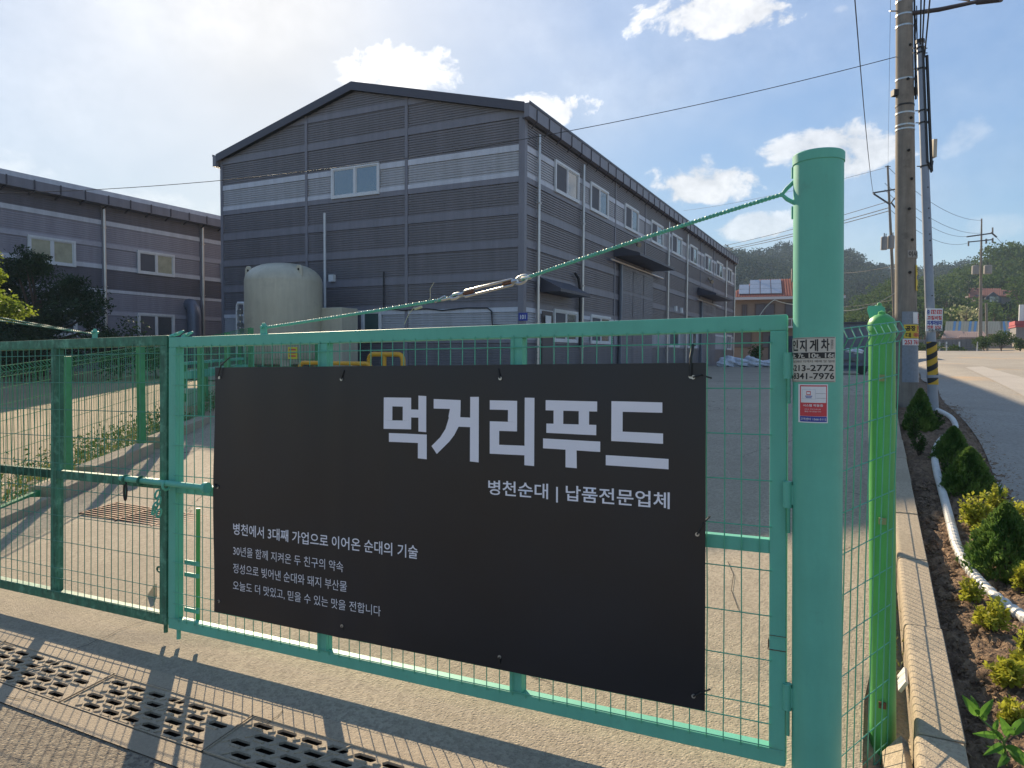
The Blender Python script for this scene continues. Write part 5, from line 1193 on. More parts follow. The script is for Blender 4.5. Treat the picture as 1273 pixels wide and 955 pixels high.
paper('yellow and purple narrow sticker high on the right side of the concrete pole', m_yp, 331, 362, 1131.5, 1138.5, [('군', 1132.5, 1135, 333, 339, m_ink, .01), ('5톤', 1133, 1138, 343, 349, m_blue, .03), ('화물', 1133, 1138, 356, 361, m_ink, .01)])
paper('grey weathered notice near the top of the row of stickers on the concrete pole', paint('grey_notice', (.30, .27, .24)), 313, 322, 1122, 1138.6, [('이사짐', 1123, 1138, 314, 321, m_ink, .02)])
paper('small torn white and pink notice above the yellow sticker on the pole', m_wp, 389, 403, 1127.5, 1138.6, [('용달', 1134, 1138.3, 390, 402, m_red, .0)])
# street lamp arm at the top of the pole
q0 = on1(18)[0]; q1 = aD(1168, 12, D1 - .3); q2 = aD(1215, 2, D1 - .9); q3 = aD(1245, -2, D1 - 1.2)
la = thing('lamp_arm', 'dark street lamp arm reaching right from the top of the concrete pole', 'lamp arm', tuple(q0))
MB().tube([q0, q1, q2], [.033, .032, .026], 10).build('arm', paint('brown_arm', (.06, .045, .045)), la, smooth=True)
MB().tube([q2, q3], [.045, .05], 10).tube([aD(1170, -4, D1 - .3), aD(1205, 1, D1 - .8)], .014, 6).build('lamp_head', paint('brown_arm', (.06, .045, .045)), la, smooth=True)
# metal pole with hazard stripes
P2 = T(1161, 513); D2 = (P2 - Vector(CC)).dot(Vector(CR[:, 2]))
mp, p2b, p2t = pole('metal_pole', 'slender galvanised metal pole with black and yellow hazard stripes next to the concrete pole', P2, (1144, 54), 6.0 / F0 * D2, 4.2 / F0 * D2, m_polem, 'metal pole', 16)
def on2(py): t = (513 - py) / (513 - 54); return p2b.lerp(p2t, t), (6.0 + (4.2 - 6.0) * t) / F0 * D2
c0, r0 = on2(478); c1, r1 = on2(425); ax = (c1 - c0).normalized()
def stripe_patch(nm, m, fa, fb):
    rows = []
    for i in range(11):
        a = -1.6 + 3.2 * i / 10; s_ = math.sin(a); col_ = []
        for v in (fa(s_), fb(s_)):
            v = max(0, min(1, v)); c = c0.lerp(c1, v); r = r0 + (r1 - r0) * v; col_.append(c + (vr * math.sin(a) - vf * math.cos(a)) * (r + (.004 if nm == 'yellow_band' else .0065)))
        rows.append(col_)
    return MB().grid(rows).build(nm, m, mp, smooth=True)
stripe_patch('yellow_band', paint('hazard_yellow', (.55, .32, .02)), lambda s: 0, lambda s: 1)
for k in range(4):
    z = .02 + k * .27; stripe_patch('black_stripe', m_ink, lambda s, z=z: z + .075 * (s + 1), lambda s, z=z: z + .075 * (s + 1) + .125)
c, r = on2(468); MB().tube([c - ax * .02, c + ax * .02], r + .010, 16).build('collar', m_polem, mp)
for py in (60, 66, 86, 138, 153, 207):
    c, r = on2(py); MB().tube([c - ax * .012, c + ax * .012], r + .008, 12).tube([c - vr * (r + .06), c + vr * (r + .05)], .008, 5).build('band', m_cable, mp)
c, r = on2(54); MB().tube([c, c + ax * .05], r + .012, 12).build('pole_cap', m_cable, mp)
cb = MB(); pts = [on2(y)[0] + vr * (on2(y)[1] + .022) + vf * -.03 for y in range(70, 215, 9)]; cb.tube(pts, .022, 6); pts = [on2(y)[0] - vf * (on2(y)[1] + .02) for y in range(60, 205, 9)]; cb.tube(pts, .014, 6)
ca, cbx = on2(205)[0], on2(190)[0]; cb.tube([on2(200)[0] - vf * .07, on2(210)[0] + vr * .04 - vf * .06, on2(214)[0] + vr * .09, on2(200)[0] + vr * .12], .014, 5); cb.build('pole_cable', m_cable, mp)
c = on2(185)[0] + vr * .135; MB().obox(c, vr, vf, Vector((0, 0, 1)), .026, .05, .13).build('equipment_box', paint('beige_box', (.42, .38, .31)), mp, bevel=.006)
for (y, n_) in ((272, 0), (300, 0), (234, 0), (260, 0), (292, 0), (318, 0), (368, 0)): c, r = on2(y); MB().tube([c - vf * (r - .003), c - vf * (r + .004)], .010, 8).build('rivet', m_cable, mp)
# notice board on the metal pole
cs_, rs = on2(398); sgn = thing('notice_board', 'white notice board with red and blue Korean lettering fixed to the striped metal pole', 'sign', tuple(cs_ - vf * (rs + .02)))
o_ = cs_ - vf * (rs + .014); sw = lambda px: (px - F0 * 0 - 1155.5) / F0 * D2; sz = lambda py: -(py - 398) / F0 * D2
MB().obox(o_ + vr * sw(1156), vr, vf, Vector((0, 0, 1)), 10.2 / F0 * D2, .006, 14 / F0 * D2).build('board', m_wp, sgn)
brd = [x for x in sgn.children][0]
def board_text(s, xa, xb, ya, yb, m, bold=.03):
    me = text_mesh(s, sw(xa), sw(xb), sz(yb), sz(ya), bold)
    print_mesh('lettering', me, brd, m, .0, lambda a, b, l: ROOT[brd.name].inverted() @ (o_ + vr * a + Vector((0, 0, b)) - vf * .009), 0)
def board_band(xa, xb, ya, yb, m): MB().obox(o_ + vr * ((sw(xa) + sw(xb)) / 2) + Vector((0, 0, (sz(ya) + sz(yb)) / 2)) - vf * .0068, vr, vf, Vector((0, 0, 1)), (sw(xb) - sw(xa)) / 2, .0006, (sz(ya) - sz(yb)) / 2).build('printed_band', m, brd)
board_text('중', 1146.5, 1150, 386, 391.5, m_blue); board_band(1151.5, 1158, 385.8, 391, m_red); board_band(1159, 1165, 385.8, 391, m_red)
board_text('고철비철', 1147, 1165, 393, 398, m_red); board_text('지게차임대', 1147, 1165, 399, 404.5, m_blue, .05); board_text('전화 상담', 1147, 1164.5, 405, 409, m_red); board_text('556-4002', 1149, 1165.5, 408.6, 412, m_ink, .02)
for (a, b) in ((1152, 1154.2), (1155, 1157.5), (1159.8, 1161.8), (1162.6, 1164.5)): board_text('철', a, b, 386.6, 390.4, m_wp, .02)

# distant poles with transformers
def far_pole(label, base, toppx, D, w0, w1, arms, cans, name='utility_pole'):
    b = aD(*base, D); tp = aD(*toppx, D); t = thing(name, label, 'utility pole', tuple(b)); k = D / F0
    MB().tube([b - Vector((0, 0, 1.5)), tp], [w0 * k / 2, w1 * k / 2], 10).build('shaft', m_pole, t, smooth=True)
    for (xa, ya, xb, yb, w_) in arms: MB().bar(aD(xa, ya, D - .3), aD(xb, yb, D - .3), w_ * k).build('crossarm', paint('dark_iron', (.05, .05, .055)), t)
    for (x, y, w_, h_) in cans:
        c = aD(x, y, D - .5); r = w_ * k / 2; h = h_ * k / 2
        o = MB().lathe([(r, -h), (r, h), (r * .8, h * 1.12), (.001, h * 1.15)], 14, tuple(c)).build('transformer', paint('transformer_grey', (.24, .23, .22)), t, smooth=True)
        MB().tube([c + Vector((0, 0, h)), c + Vector((0, 0, h * 1.7))], r * .16, 6).tube([c + Vector((r * .5, 0, h)), c + Vector((r * .5, 0, h * 1.6))], r * .14, 6).build('bushing', m_cable, o)
    return t
D3 = 46.0
far_pole('leaning utility pole with two grey transformers seen left of the concrete pole', (1116.5, 440), (1103.5, 206), D3, 5.2, 2.4, [(1085, 240, 1116, 235, 1.6), (1086, 241, 1106, 254, 1.6), (1106, 254, 1118, 240, 1.2), (1100, 207, 1107, 207, .8), (1108, 252, 1116, 262, 1.4)], [(1099, 303, 7.5, 15), (1107.5, 301.5, 8, 15)])
D4 = 72.0
far_pole('distant utility pole with two crossarms and transformers before the right hill', (1219, 424), (1220.3, 272), D4, 5.0, 1.6, [(1202, 294.5, 1234, 290, 1.5), (1204, 301, 1234, 298, 1.3), (1232, 289, 1239, 295, 1.4), (1204, 300, 1204, 306, 1.2), (1226, 297, 1226, 303, 1.4), (1234, 296, 1234, 302, 1.4), (1234, 283, 1234, 290, 1.2)], [(1212.5, 336, 8, 10), (1228, 335.5, 9, 10)])
far_pole('thin wooden pole standing right beside the distant transformer pole', (1228, 424), (1226, 377), D4 - 4, 3.0, 2.6, [], [])
# wires
def cat_wire(label, p, q, r, sag, nseg=20, m=None, g=None):
    pts = []
    for i in range(nseg + 1):
        t = i / nseg; v = p.lerp(q, t); v.z -= sag * 4 * t * (1 - t); pts.append(v)
    o = MB().tube(pts, r, 5).build('overhead_wire', m or m_cable, loc=tuple(p), label=label, cat='wire', group=g); return o
cat_wire('long overhead wire crossing the sky from the concrete pole over both buildings', on1(68)[0], aD(-260, 236, 13.5), .006, .75, 40)
cat_wire('nearly vertical overhead wire coming down to the leaning pole crossarm', aD(1058, -60, 14), aD(1085.5, 240, D3), .014, .5)
cat_wire('thin wire rising straight from the leaning pole top', aD(1108, -60, 20), aD(1104, 206, D3), .006, .2)
for i, (x, x2) in enumerate(((1146, 1144), (1152, 1146), (1161, 1149))): cat_wire(['left', 'middle', 'right'][i] + ' one of three wires rising from the metal pole top', aD(x, -60, D2 - 1.2), aD(x2, 58 + i * 7, D2), .011, .05, 6)
for i, dy in enumerate((0, 8, 12)): cat_wire(['topmost', 'middle', 'lowest'][i] + ' of the three wires running left from the leaning pole behind the gate post', aD(1106, 250 + dy, D3), aD(840, 316 + dy * .4, D3 + 40), .022 + .006 * (i > 0), .4)
cat_wire('faint wire from the leaning pole tip going left across the sky', aD(1103, 208, D3), aD(850, 262, D3 + 30), .012, .3)
for i, (x, y, dx, dy) in enumerate(((1204, 294, 1100, 236), (1219, 290, 1100, 228), (1221, 274, 1104, 208), (1204, 302, 1108, 262))): cat_wire(['lower', 'upper', 'topmost', 'lowest'][i] + ' wire strung between leaning pole and distant pole', aD(x, y, D4), aD(dx, dy, D3), .016, .9)
cat_wire('wire leading down to the right from the distant pole crossarm', aD(1238, 294, D4), aD(1300, 352, D4 + 60), .02, .6)
for i, y in enumerate((330, 372)): cat_wire(['upper', 'lower'][i] + ' dark service wire behind the gate post, from the leaning pole', aD(1114, y, D3), aD(1010, y + 8, D3 + 20), .018, .3)
cat_wire('pale drooping cable between the gate post and concrete pole', aD(1116, 362, D3 - 8), aD(1040, 386, D3 - 4), .028, .35, 16, paint('pale_cable', (.55, .52, .42)))
cat_wire('pale drooping cable end hanging before the tiled house', aD(1000, 379, 44), aD(963, 373, 40), .028, .1, 8, paint('pale_cable', (.55, .52, .42)))
cat_wire('pale cable curving down in front of the tiled house to the gate', aD(963, 373, 40), aD(940, 400, 40), .028, -.18, 10, paint('pale_cable', (.55, .52, .42)))

# ================================================================== FAR YARD AND BACKGROUND
# white bags heaped at the end of the yard
def bag(c, r, label):
    me = bpy.data.meshes.new('white_bag'); bm = bmesh.new(); bmesh.ops.create_icosphere(bm, subdivisions=3, radius=1)
    ph = [random.uniform(0, 6) for _ in range(6)]
    for v in bm.verts:
        n = v.co.copy(); k = 1 + .14 * math.sin(n.x * 5 + ph[0]) * math.sin(n.y * 4 + ph[1]) + .10 * math.sin(n.z * 8 + ph[2] + n.x * 3) + .05 * math.sin(n.x * 15 + ph[3]) * math.sin(n.z * 13 + ph[4]); v.co = Vector((n.x * r[0], n.y * r[1], max(-.75, n.z) * r[2])) * k
    bm.to_mesh(me); bm.free(); me.materials.append(m_bag); o = bpy.data.objects.new('white_bag', me); o.location = c; put(o, None, label, 'bag', 'white bags heaped at the end of the yard'); return o
DB = 42.0
for (x, y, rx, rz, lab) in ((905, 440, 11, 8, 'white bag, tallest on the left of the heap beside the factory'), (918, 444, 12, 7, 'white bag, second from left in the heap'), (933, 441, 10, 8, 'white bag standing in the middle of the heap'), (944, 449, 9, 5, 'low white bag right of the middle'), (957, 448, 11, 5.5, 'white bag before the dark container'), (971, 449, 9, 6, 'white bag, rightmost, beside the gate stile'), (898, 448, 7, 5, 'small white bag lying at the left foot of the heap')):
    q = aD(x, y, DB + random.uniform(-.4, .4)); k = DB / F0; g = zt(q.x, q.y); bag((q.x, q.y, g + rz * k * .72), (rx * k, rx * k * .8, rz * k), lab)
q0, q1 = aD(955, 440, 52), aD(1003, 440, 52); zc_ = aD(970, 418, 52).z
ct = thing('container', 'dark navy corrugated container behind the white bags', 'container', ((q0.x + q1.x) / 2, q0.y, zt(q0.x, q0.y)))
MB().box(q0.x, q1.x, q0.y, q0.y + 2.4, zt(q0.x, q0.y), zc_).build('body', m_navy, ct)
for i in range(14): x = q0.x + .1 + i * (q1.x - q0.x - .2) / 13; MB().box(x - .05, x + .05, q0.y - .04, q0.y, zt(q0.x, q0.y) + .1, zc_ - .1).build('rib', m_navy, ct)
def px_bush(lab, px, yt, yb, w_, D, m, per=60, size=.2, cat='shrub', name='bush', grp=None, n=7):
    c = aD(px, (yt + yb) / 2, D); k = D / F0; r = w_ / 2 * k; h = (yb - yt) / 2 * k; tree(name, lab, (c.x, c.y, zt(c.x, c.y) - .3), blob((c.x, c.y, c.z), (r, r * .8, h), n, (.45, .7), (1, 1, min(1.2, h / r * 1.0))), per, size, m, max(.05, r * .05), grp, cat, .6, .25)
px_bush('green and yellow bush between the white bags and the tiled house', 938, 425, 452, 26, 50, m_l_mid, 420, .15)
# tiled brick house
DH = 66.0; hk_ = DH / F0
hA = aD(905, 442, DH); th = math.radians(8); hx = Vector((math.cos(th), math.sin(th), 0)); hy = Vector((-math.sin(th), math.cos(th), 0)); hup = Vector((0, 0, 1))
gz = zt(hA.x, hA.y); ez = aD(940, 371, DH).z; wd = 9.2
hs_ = thing('brick_house', 'tan brick two storey house with red tiled roof and solar panels beyond the factory', 'house', (hA.x, hA.y, gz))
HW = lambda u_, v_, z: hA + hx * u_ + hy * v_ + Vector((0, 0, z - hA.z))
MB().obox(HW(wd / 2, 4, (gz + ez) / 2), hx, hy, hup, wd / 2, 4, (ez - gz) / 2).build('wall', m_brick, hs_)
rz_ = aD(960, 347, DH).z
rf = MB(); e = .6; A_ = [HW(-e, -e, ez), HW(wd + e, -e, ez), HW(wd + e, 8 + e, ez), HW(-e, 8 + e, ez)]; R1, R2 = HW(2.6, 4, rz_ + .2), HW(wd - 2.2, 4, rz_ + .2)
rf.quad(A_[0], A_[1], R2, R1).quad(A_[1], A_[2], R2).quad(A_[2], A_[3], R1, R2).quad(A_[3], A_[0], R1).quad(*[p + Vector((0, 0, -.01)) for p in A_[::-1]]); roof = rf.build('roof', m_rtile, hs_)
t = MB()
for i in range(46):                     # tile courses running up the slope
    f = (i + .5) / 46; p = A_[0].lerp(A_[1], f); u_ = f * (wd + 2 * e) - e
    top = 1.0 if 2.6 < u_ < wd - 2.2 else (u_ + e) / (2.6 + e) if u_ <= 2.6 else (wd + e - u_) / (2.2 + e); q = p + (HW(u_, 4, rz_ + .2) - p) * max(.03, top); t.bar(p, q, .09, .08)
t.build('tile_rows', m_rtile, roof)
MB().obox(HW(wd / 2, -e + .02, ez - .12), hx, hy, hup, wd / 2 + e, .06, .12).build('fascia', m_printdim, hs_)
pn0, pn1 = A_[0], R1
for i in range(6):
    for j in range(3):
        f0, f1 = -.1 + i * .95, -.1 + (i + 1) * .95 - .06; g0, g1 = .14 + j * .27, .14 + (j + 1) * .27 - .02
        if g1 > (f0 + e) / (2.6 + e) + .22 or f1 > 4.7 + g0 * 1.2: continue
        def pt(f, g): p = HW(f, -e, ez); q = HW(f, 4, rz_ + .2); return p.lerp(q, g) + Vector((0, -.04, .10))
        a, b, c, d = pt(f0, g0), pt(f1, g0), pt(f1, g1), pt(f0, g1); mb = MB(); mb.quad(a, b, c, d); dn = Vector((0, 0, -.05)); mb.quad(a + dn, d + dn, c + dn, b + dn).quad(a, a + dn, b + dn, b).quad(b, b + dn, c + dn, c).quad(d, c, c + dn, d + dn).quad(a, d, d + dn, a + dn); mb.build('solar_panel', m_solar, hs_)
cpt = HW(wd - 3.2, 3.4, rz_ + .3); MB().obox(cpt, hx, hy, hup, .5, .4, .8).build('chimney', m_brick, roof)
for (ua, ub, za, zb2) in ((1.2, 1.55, -1.55, -.55), (2.35, 3.95, -1.6, -.5), (4.9, 6.6, -1.6, -.4), (7.2, 8.6, -1.6, -.4), (.5, 2.0, -4.4, -3.0), (3.0, 5.0, -4.4, -3.0), (6.0, 8.0, -4.4, -3.0)):
    c = HW((ua + ub) / 2, -.02, ez + (za + zb2) / 2 - .15); w_ = MB().obox(c, hx, hy, hup, (ub - ua) / 2 + .07, .05, (zb2 - za) / 2 + .07).build('window', paint('dark_frame', (.09, .07, .06)), hs_)
    for s in (-1, 1): MB().obox(c + hx * s * (ub - ua) / 4 - hy * .055, hx, hy, hup, (ub - ua) / 4 - .04, .01, (zb2 - za) / 2 - .03).build('pane', m_screen, w_)
bl = MB().obox(HW(wd / 2, -.5, ez - 2.75), hx, hy, hup, wd / 2, .5, .08).build('balcony', m_printdim, hs_); rr_ = MB()
for i in range(30): rr_.bar(HW(.15 + i * .31, -.95, ez - 2.7), HW(.15 + i * .31, -.95, ez - 2.05), .04)
rr_.bar(HW(0, -.95, ez - 2.03), HW(wd, -.95, ez - 2.03), .06); rr_.build('balcony_rail', m_white, bl)
# shed wall and stored goods seen between gate post and lime post
q0, q1 = aD(1030, 420, 34), aD(1092, 420, 34); zt0 = aD(1060, 401, 34).z
sh = thing('site_shed', 'long grey shed with dark eaves between the gate post and the concrete pole', 'shed', ((q0.x + q1.x) / 2, q0.y, .9))
MB().box(q0.x, q1.x, q0.y, q0.y + 3, .8, zt0 - .08).build('wall', paint('shed_grey', (.17, .18, .21)), sh); MB().box(q0.x - .1, q1.x + .1, q0.y - .1, q0.y + 3.1, zt0 - .075, zt0).build('roof', m_roof, sh)
for x in np.linspace(q0.x + .3, q1.x - .3, 6): MB().box(x - .02, x + .02, q0.y - .025, q0.y - .001, .9, zt0 - .1).build('panel_joint', m_dtrim, sh)
q = aD(1054, 446, 27); ft = thing('flatbed_trailer', 'low dark trailer loaded with scrap and white sheets behind the mesh', 'trailer', (q.x, q.y, zt(q.x, q.y)))
g = zt(q.x, q.y); MB().box(q.x - .8, q.x + .75, q.y - .5, q.y + 1.2, g + .22, g + .34).build('bed', m_navy, ft)
for sx in (-.55, .5): MB().tube([(q.x + sx, q.y - .52, g + .17), (q.x + sx, q.y - .38, g + .17)], .17, 14).build('wheel', m_black, ft)
mbx = MB()
for _ in range(16): c = Vector((q.x + random.uniform(-.7, .65), q.y + random.uniform(-.4, .8), g + .40 + random.uniform(0, .22))); mbx.obox(c, Vector((1, random.uniform(-.4, .4), random.uniform(-.3, .3))).normalized(), Vector((0, 1, 0)), Vector((0, 0, 1)), random.uniform(.06, .25), .1, random.uniform(.02, .06))
mbx.build('scrap_load', m_greyw, ft)
for (x, y, rx, rz) in ((1066, 437, 6, 4), (1056, 436, 5, 3)): qq = aD(x, y, 26.6); bag((qq.x, qq.y, qq.z), (rx * .03, rx * .03, rz * .03), 'crumpled white sheet on the trailer load, ' + ('right one' if x > 1060 else 'left one'))
# far wall along the road with white posts
DW = 68.0
w0_, w1_ = aD(1128, 432, DW), aD(1218, 429, DW - 2); fw = thing('block_wall', 'low grey block wall with weeds and white posts across the road', 'wall', tuple((w0_ + w1_) / 2))
g0 = zt(w0_.x, w0_.y); top_ = aD(1170, 422, DW).z
nb_ = 16
for i in range(nb_):
    for j in range(2):
        a = w0_.lerp(w1_, (i + .03) / nb_); b = w0_.lerp(w1_, (i + .97) / nb_); z0_ = g0 - .3 + j * (top_ - g0 + .3) / 2; z1_ = z0_ + (top_ - g0 + .3) / 2 - .03
        MB().bar((a.x, a.y, (z0_ + z1_) / 2), (b.x, b.y, (z0_ + z1_) / 2), .2, z1_ - z0_).build('block', m_greyw, fw)
for x in (1168, 1177, 1193, 1214):
    q = aD(x, 436, DW - 5); MB().tube([(q.x, q.y, q.z - .6), (q.x + random.uniform(-.1, .1), q.y, aD(x, 425, DW - 5).z)], .06, 6).build('white_post', m_white, loc=tuple(q), label='thin white post before the block wall, at ' + {1168: 'its left end', 1177: 'the second spot from left', 1193: 'the third spot from left', 1214: 'the bush on its right end'}[x], cat='post', group='white posts along the wall')
for (x, yt, yb, w_, l) in ((1150, 425, 440, 40, 'weedy bush at foot of the block wall, next to striped pole'), (1185, 428, 438, 30, 'weedy bush before the middle of the block wall'), (1225, 418, 437, 30, 'dense green bush below the distant transformer pole'), (1245, 410, 432, 36, 'green bush right of the distant pole below the striped roof'), (1268, 418, 436, 20, 'grey green bush at the right edge by the far road'), (1100, 428, 442, 30, 'bush behind lime post')): px_bush(l, x, yt, yb, w_, DW - 5, m_l_mid if yt > 411 else m_l_mid, 420, .2, grp='bushes by the block wall')
# striped shed roof
DS = 84.0; sr = thing('striped_roof_shed', 'low shed with blue and cream striped metal roof beneath the right hill', 'shed', tuple(aD(1215, 420, DS)))
for i in range(26):
    x0_, x1_ = 1174 + i * 3.25, 1174 + (i + .94) * 3.25; cblue = i in (3, 4, 5, 9, 10, 11, 16, 23, 24, 25); a, b = aD(x0_, 415, DS), aD(x1_, 415, DS); sh_ = (3 if i < 22 else -2 + 0) ; c, d = aD(x1_ + (2 if i < 22 else -3), 399.5, DS + 3), aD(x0_ + (2 if i < 22 else -3), 399.5, DS + 3)
    dn = Vector((0, 0, -.08)); MB().quad(a, b, c, d).quad(d + dn, c + dn, b + dn, a + dn).quad(a, a + dn, b + dn, b).quad(b, b + dn, c + dn, c).quad(a, d, d + dn, a + dn).build('roof_strip', paint('stripe_blue', (.12, .27, .42)) if cblue and i % 2 else paint('stripe_cream', (.44, .36, .22)), sr)
a, b = aD(1176, 424, DS + 1), aD(1254, 424, DS + 1); MB().bar(Vector((a.x, a.y, a.z - .5)), b - Vector((0, 0, .5)), 1.2, 2.9).build('wall', paint('shed_tan', (.33, .26, .2)), sr)
tr_ = thing('tiled_lean_to', 'low pinkish tiled lean-to roof in front of the striped shed', 'shed', tuple(aD(1195, 420, DS - 4)))
for (xa, xb, ya, yb) in ((1171, 1199, 421, 412), (1193, 1226, 420, 413)):
    a, b, c, d = aD(xa, ya, DS - 6), aD(xb, ya, DS - 6), aD(xb - 4, yb, DS - 3), aD(xa + 4, yb, DS - 3); dn = Vector((0, 0, -.1)); MB().quad(a, b, c, d).quad(a + dn, d + dn, c + dn, b + dn).quad(a, a + dn, b + dn, b).build('roof', paint('pink_tile', (.30, .2, .16)), tr_)
    t = MB()
    for i in range(14): f = i / 13; t.bar(a.lerp(b, f), d.lerp(c, f), .12)
    t.build('tile_rows', paint('pink_tile', (.30, .2, .16)), tr_)
a, b = aD(1172, 425, DS - 5), aD(1226, 425, DS - 5); MB().bar(a, b, .8, .9).build('wall', m_greyw, tr_)
q = aD(1266, 408, 78); rh = thing('red_roof_house', 'white and red roofed house cut by right edge below the hill', 'house', tuple(q))
MB().box(q.x - .2, q.x + 5, q.y, q.y + 4, q.z - 1.2, q.z + .1).build('wall', m_greyw, rh); MB().box(q.x - .3, q.x + 5.1, q.y - .2, q.y + 4.2, q.z + .1, q.z + .3).box(q.x - .3, q.x + 5.1, q.y + .2, q.y + 4, q.z + .35, q.z + .8).build('roof', paint('roof_red', (.35, .05, .06)), rh)
MB().box(q.x + .1, q.x + .55, q.y + .4, q.y + .8, q.z + .8, q.z + 2.6).build('white_column', m_white, rh)
# hillside house with weathered red roof
DR = 128.0; q = aD(1232, 372, DR); k = DR / F0
hh2 = thing('hillside_house', 'old house with weathered red roof and dark gable among the trees of the hill', 'house', tuple(q))
for (xa, xb, ya, yb) in ((1205, 1222, 358.5, 370), (1222, 1246, 359, 368), (1246, 1262, 361, 368)):
    a, b, c, d = aD(xa, yb, DR), aD(xb - .3, yb, DR), aD(xb - .3, ya, DR + 4), aD(xa, ya, DR + 4); dn = Vector((0, 0, -.15)); MB().quad(a, b, c, d).quad(a + dn, d + dn, c + dn, b + dn).quad(a, a + dn, b + dn, b).build('roof', m_rusty_roof, hh2)
    t = MB()
    for i in range(12): f = i / 11; t.bar(a.lerp(b, f), d.lerp(c, f), .14)
    t.build('tile_rows', m_rusty_roof, hh2)
MB().bar(aD(1206, 373, DR + 2), aD(1261, 373, DR + 2), 3, 1.6).build('wall', paint('old_wall', (.20, .17, .15)), hh2)
gb = [aD(x, y, DR - 2) for x, y in ((1225, 377), (1225, 370), (1235, 363), (1245, 370), (1245, 377))]; mb = MB(); n = len(gb); mb.v = [tuple(p) for p in gb] + [tuple(p + Vector((0, 3, 0))) for p in gb]; mb.f = [tuple(range(n))] + [tuple(range(2 * n - 1, n - 1, -1))] + [(i, n + i, n + (i + 1) % n, (i + 1) % n) for i in range(n)]; gbo = mb.build('gable', paint('dark_gable', (.05, .055, .07)), hh2)
MB().bar(aD(1230, 372, DR - 2.2), aD(1241, 372, DR - 2.2), .1, .9).build('window', m_glass2, gbo)

# ================================================================== HILLS with their forest
def hill(name, ridge, Dr, Db, ybase, m, rc, dens, leaf, size_var=.3, label=None, per=150, mleaf=None):
    """ridge: picture columns with the height of the skyline; the hill rises from distance Db to Dr"""
    xs_ = [p[0] for p in ridge]; rows = []; cols = np.linspace(xs_[0], xs_[-1], 60)
    def ry(x): return float(np.interp(x, xs_, [p[1] for p in ridge]))
    def pt(x, t):
        top = aD(x, ry(x) + rc * 1.3 / Dr * F0, Dr); bot = aD(x, ybase, Db); bot.z = min(bot.z, zt(bot.x, bot.y)) ; q = bot.lerp(top, t); q.z = bot.z + (top.z - bot.z) * (t ** .8 + .03 * math.sin(x * .05 + t * 9)); return q
    for t in list(np.linspace(0, 1, 14)): rows.append([pt(x, t) for x in cols])
    back = [p + vf * Dr * .25 - Vector((0, 0, (p.z) * .7)) for p in rows[-1]]; rows.append(back)
    MB().grid(rows).build(name, mleaf or m, kind='structure', smooth=True)
    VV = []; FF = []; k = 0; N_ = dens
    for i in range(N_):
        x = random.uniform(xs_[0], xs_[-1]); t = min(1, random.random() ** .8 * 1.03); q = pt(x, t); cq = CR.T @ (np.array(q) - CC); pxx, pyy = W0 / 2 + F0 * cq[0] / cq[2], H0 / 2 + F0 * cq[1] / cq[2]
        if 1194 < pxx < 1270 and 350 < pyy < 398 and cq[2] < 134: continue
        r = rc * random.uniform(1 - size_var, 1 + size_var)
        sub = [((q.x, q.y, q.z + r * .7), (r, r, r * .95))] + [((q.x + random.uniform(-.7, .7) * r, q.y + random.uniform(-.7, .7) * r, q.z + r * random.uniform(.5, 1.35)), (r * .55,) * 3) for _ in range(3)]
        for c, rr in sub:
            P, d = clump_points(c, rr, int(per * (1 if rr[0] > r * .8 else .4)), .8); P = P[P[:, 2] > q.z - r * .4]
            V, F = leaf_quads(P, leaf, .8, d[:len(P)], .1); VV.append(V); FF.append(F + k); k += len(V)
    me = npmesh('forest', np.concatenate(VV), np.concatenate(FF), m); put(bpy.data.objects.new('forest', me), kind='stuff', label=label)
hill('hill', [(500, 420), (760, 350), (860, 318), (905, 309), (935, 312), (970, 309), (1010, 308), (1045, 306), (1062, 311), (1085, 326), (1112, 334), (1145, 339), (1170, 330), (1200, 325), (1240, 330), (1400, 300), (1600, 330)], 400, 190, 432, m_l_hill, 3.4, 1500, 1.0, label='wooded hazy ridge behind the village', per=70)
hill('near_hill', [(1000, 425), (1035, 402), (1060, 385), (1090, 366), (1115, 352), (1140, 350), (1165, 358), (1190, 362), (1230, 370)], 150, 105, 425, m_l_mid, 2.0, 260, .55, label='sunlit wooded slope rising behind the concrete pole', per=90)
hill('right_hill', [(1140, 372), (1165, 352), (1185, 346), (1205, 338), (1225, 325), (1240, 315), (1258, 310), (1280, 309), (1340, 300), (1500, 310)], 185, 120, 415, m_l_mid, 3.0, 330, .7, label='nearer dark green wooded hill at the right', per=110, mleaf=m_l_hill)
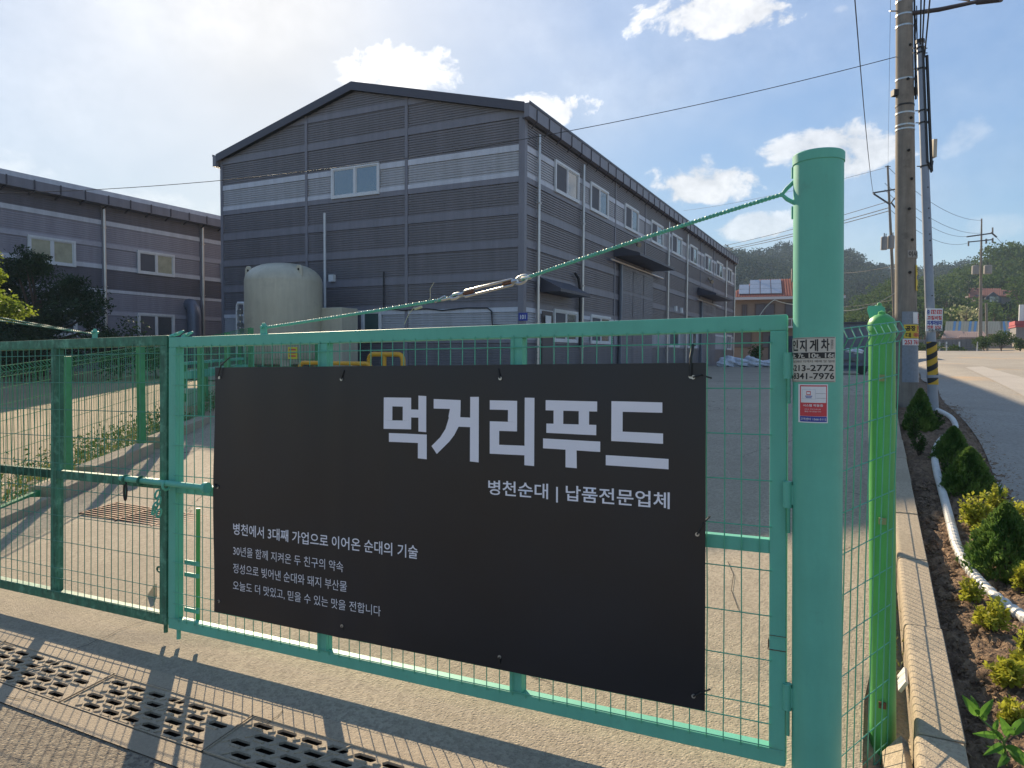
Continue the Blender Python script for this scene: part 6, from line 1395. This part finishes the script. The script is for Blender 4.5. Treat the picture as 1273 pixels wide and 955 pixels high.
# nearer belt of trees one can tell apart
belt = [(1150, 378, 424, 30, 92, 'dark'), (1166, 388, 424, 26, 90, 'mid'), (1180, 376, 410, 30, 96, 'mid'), (1199, 381, 402, 36, 92, 'bloom'), (1178, 355, 388, 30, 118, 'dark'), (1210, 372, 400, 28, 112, 'mid'), (1236, 380, 404, 34, 98, 'mid'), (1256, 374, 402, 30, 100, 'lit'), (1268, 340, 380, 34, 115, 'mid'), (1205, 345, 368, 26, 130, 'dark'), (1250, 345, 366, 30, 138, 'dark'), (1282, 360, 410, 40, 100, 'mid'), (1142, 400, 430, 30, 78, 'dark'), (1164, 398, 426, 22, 80, 'dark')]
names = {'dark': m_l_dark, 'mid': m_l_mid, 'bloom': m_l_bloom, 'lit': m_l_mid}
lab = ['dark tree just right of the concrete pole', 'green tree behind the notice board', 'round green tree above the striped roof, left end', 'pale blossoming tree above striped roof', 'tall dark tree on the slope left of the hillside house', 'green tree directly below the red hillside roof, left', 'green tree between hillside house and striped roof', 'light green tree right of the hillside house, low', 'large tree at the right edge on the hill', 'dark tree above left end of the red hillside roof', 'dark tree above right end of the red hillside roof', 'tree cut by the right edge behind the red house', 'dark bush tree between the two poles', 'dark tree hidden behind the notice board edge']
for (x, yt, yb, w_, D, kd), l in zip(belt, lab):
    c = aD(x, (yt + yb) / 2, D); kk = D / F0; r = w_ / 2 * kk; h = (yb - yt) / 2 * kk; tree('village_tree', l, (c.x, c.y, c.z - h - .6), blob((c.x, c.y, c.z), (r, r * .9, h), 10, (.4, .6)), 26, .42, names[kd], .18, 'trees between the village and the hill', 'tree', .7, .3)
# air between here and the hills
MB().box(-880, 880, -70, 900, -4.5, 78).build('haze', None, kind='stuff')
hz_ = bpy.data.objects['haze']; hm = bpy.data.materials.new('haze_air'); hm.use_nodes = True; t = hm.node_tree; t.nodes.clear(); pv = t.nodes.new('ShaderNodeVolumePrincipled'); pv.inputs['Density'].default_value = .0005; pv.inputs['Color'].default_value = (.60, .78, 1.0, 1); pv.inputs['Anisotropy'].default_value = 0
mo = t.nodes.new('ShaderNodeOutputMaterial'); t.links.new(pv.outputs[0], mo.inputs['Volume']); hz_.data.materials.append(hm); hz_['label'] = 'thin pale summer haze over the village'
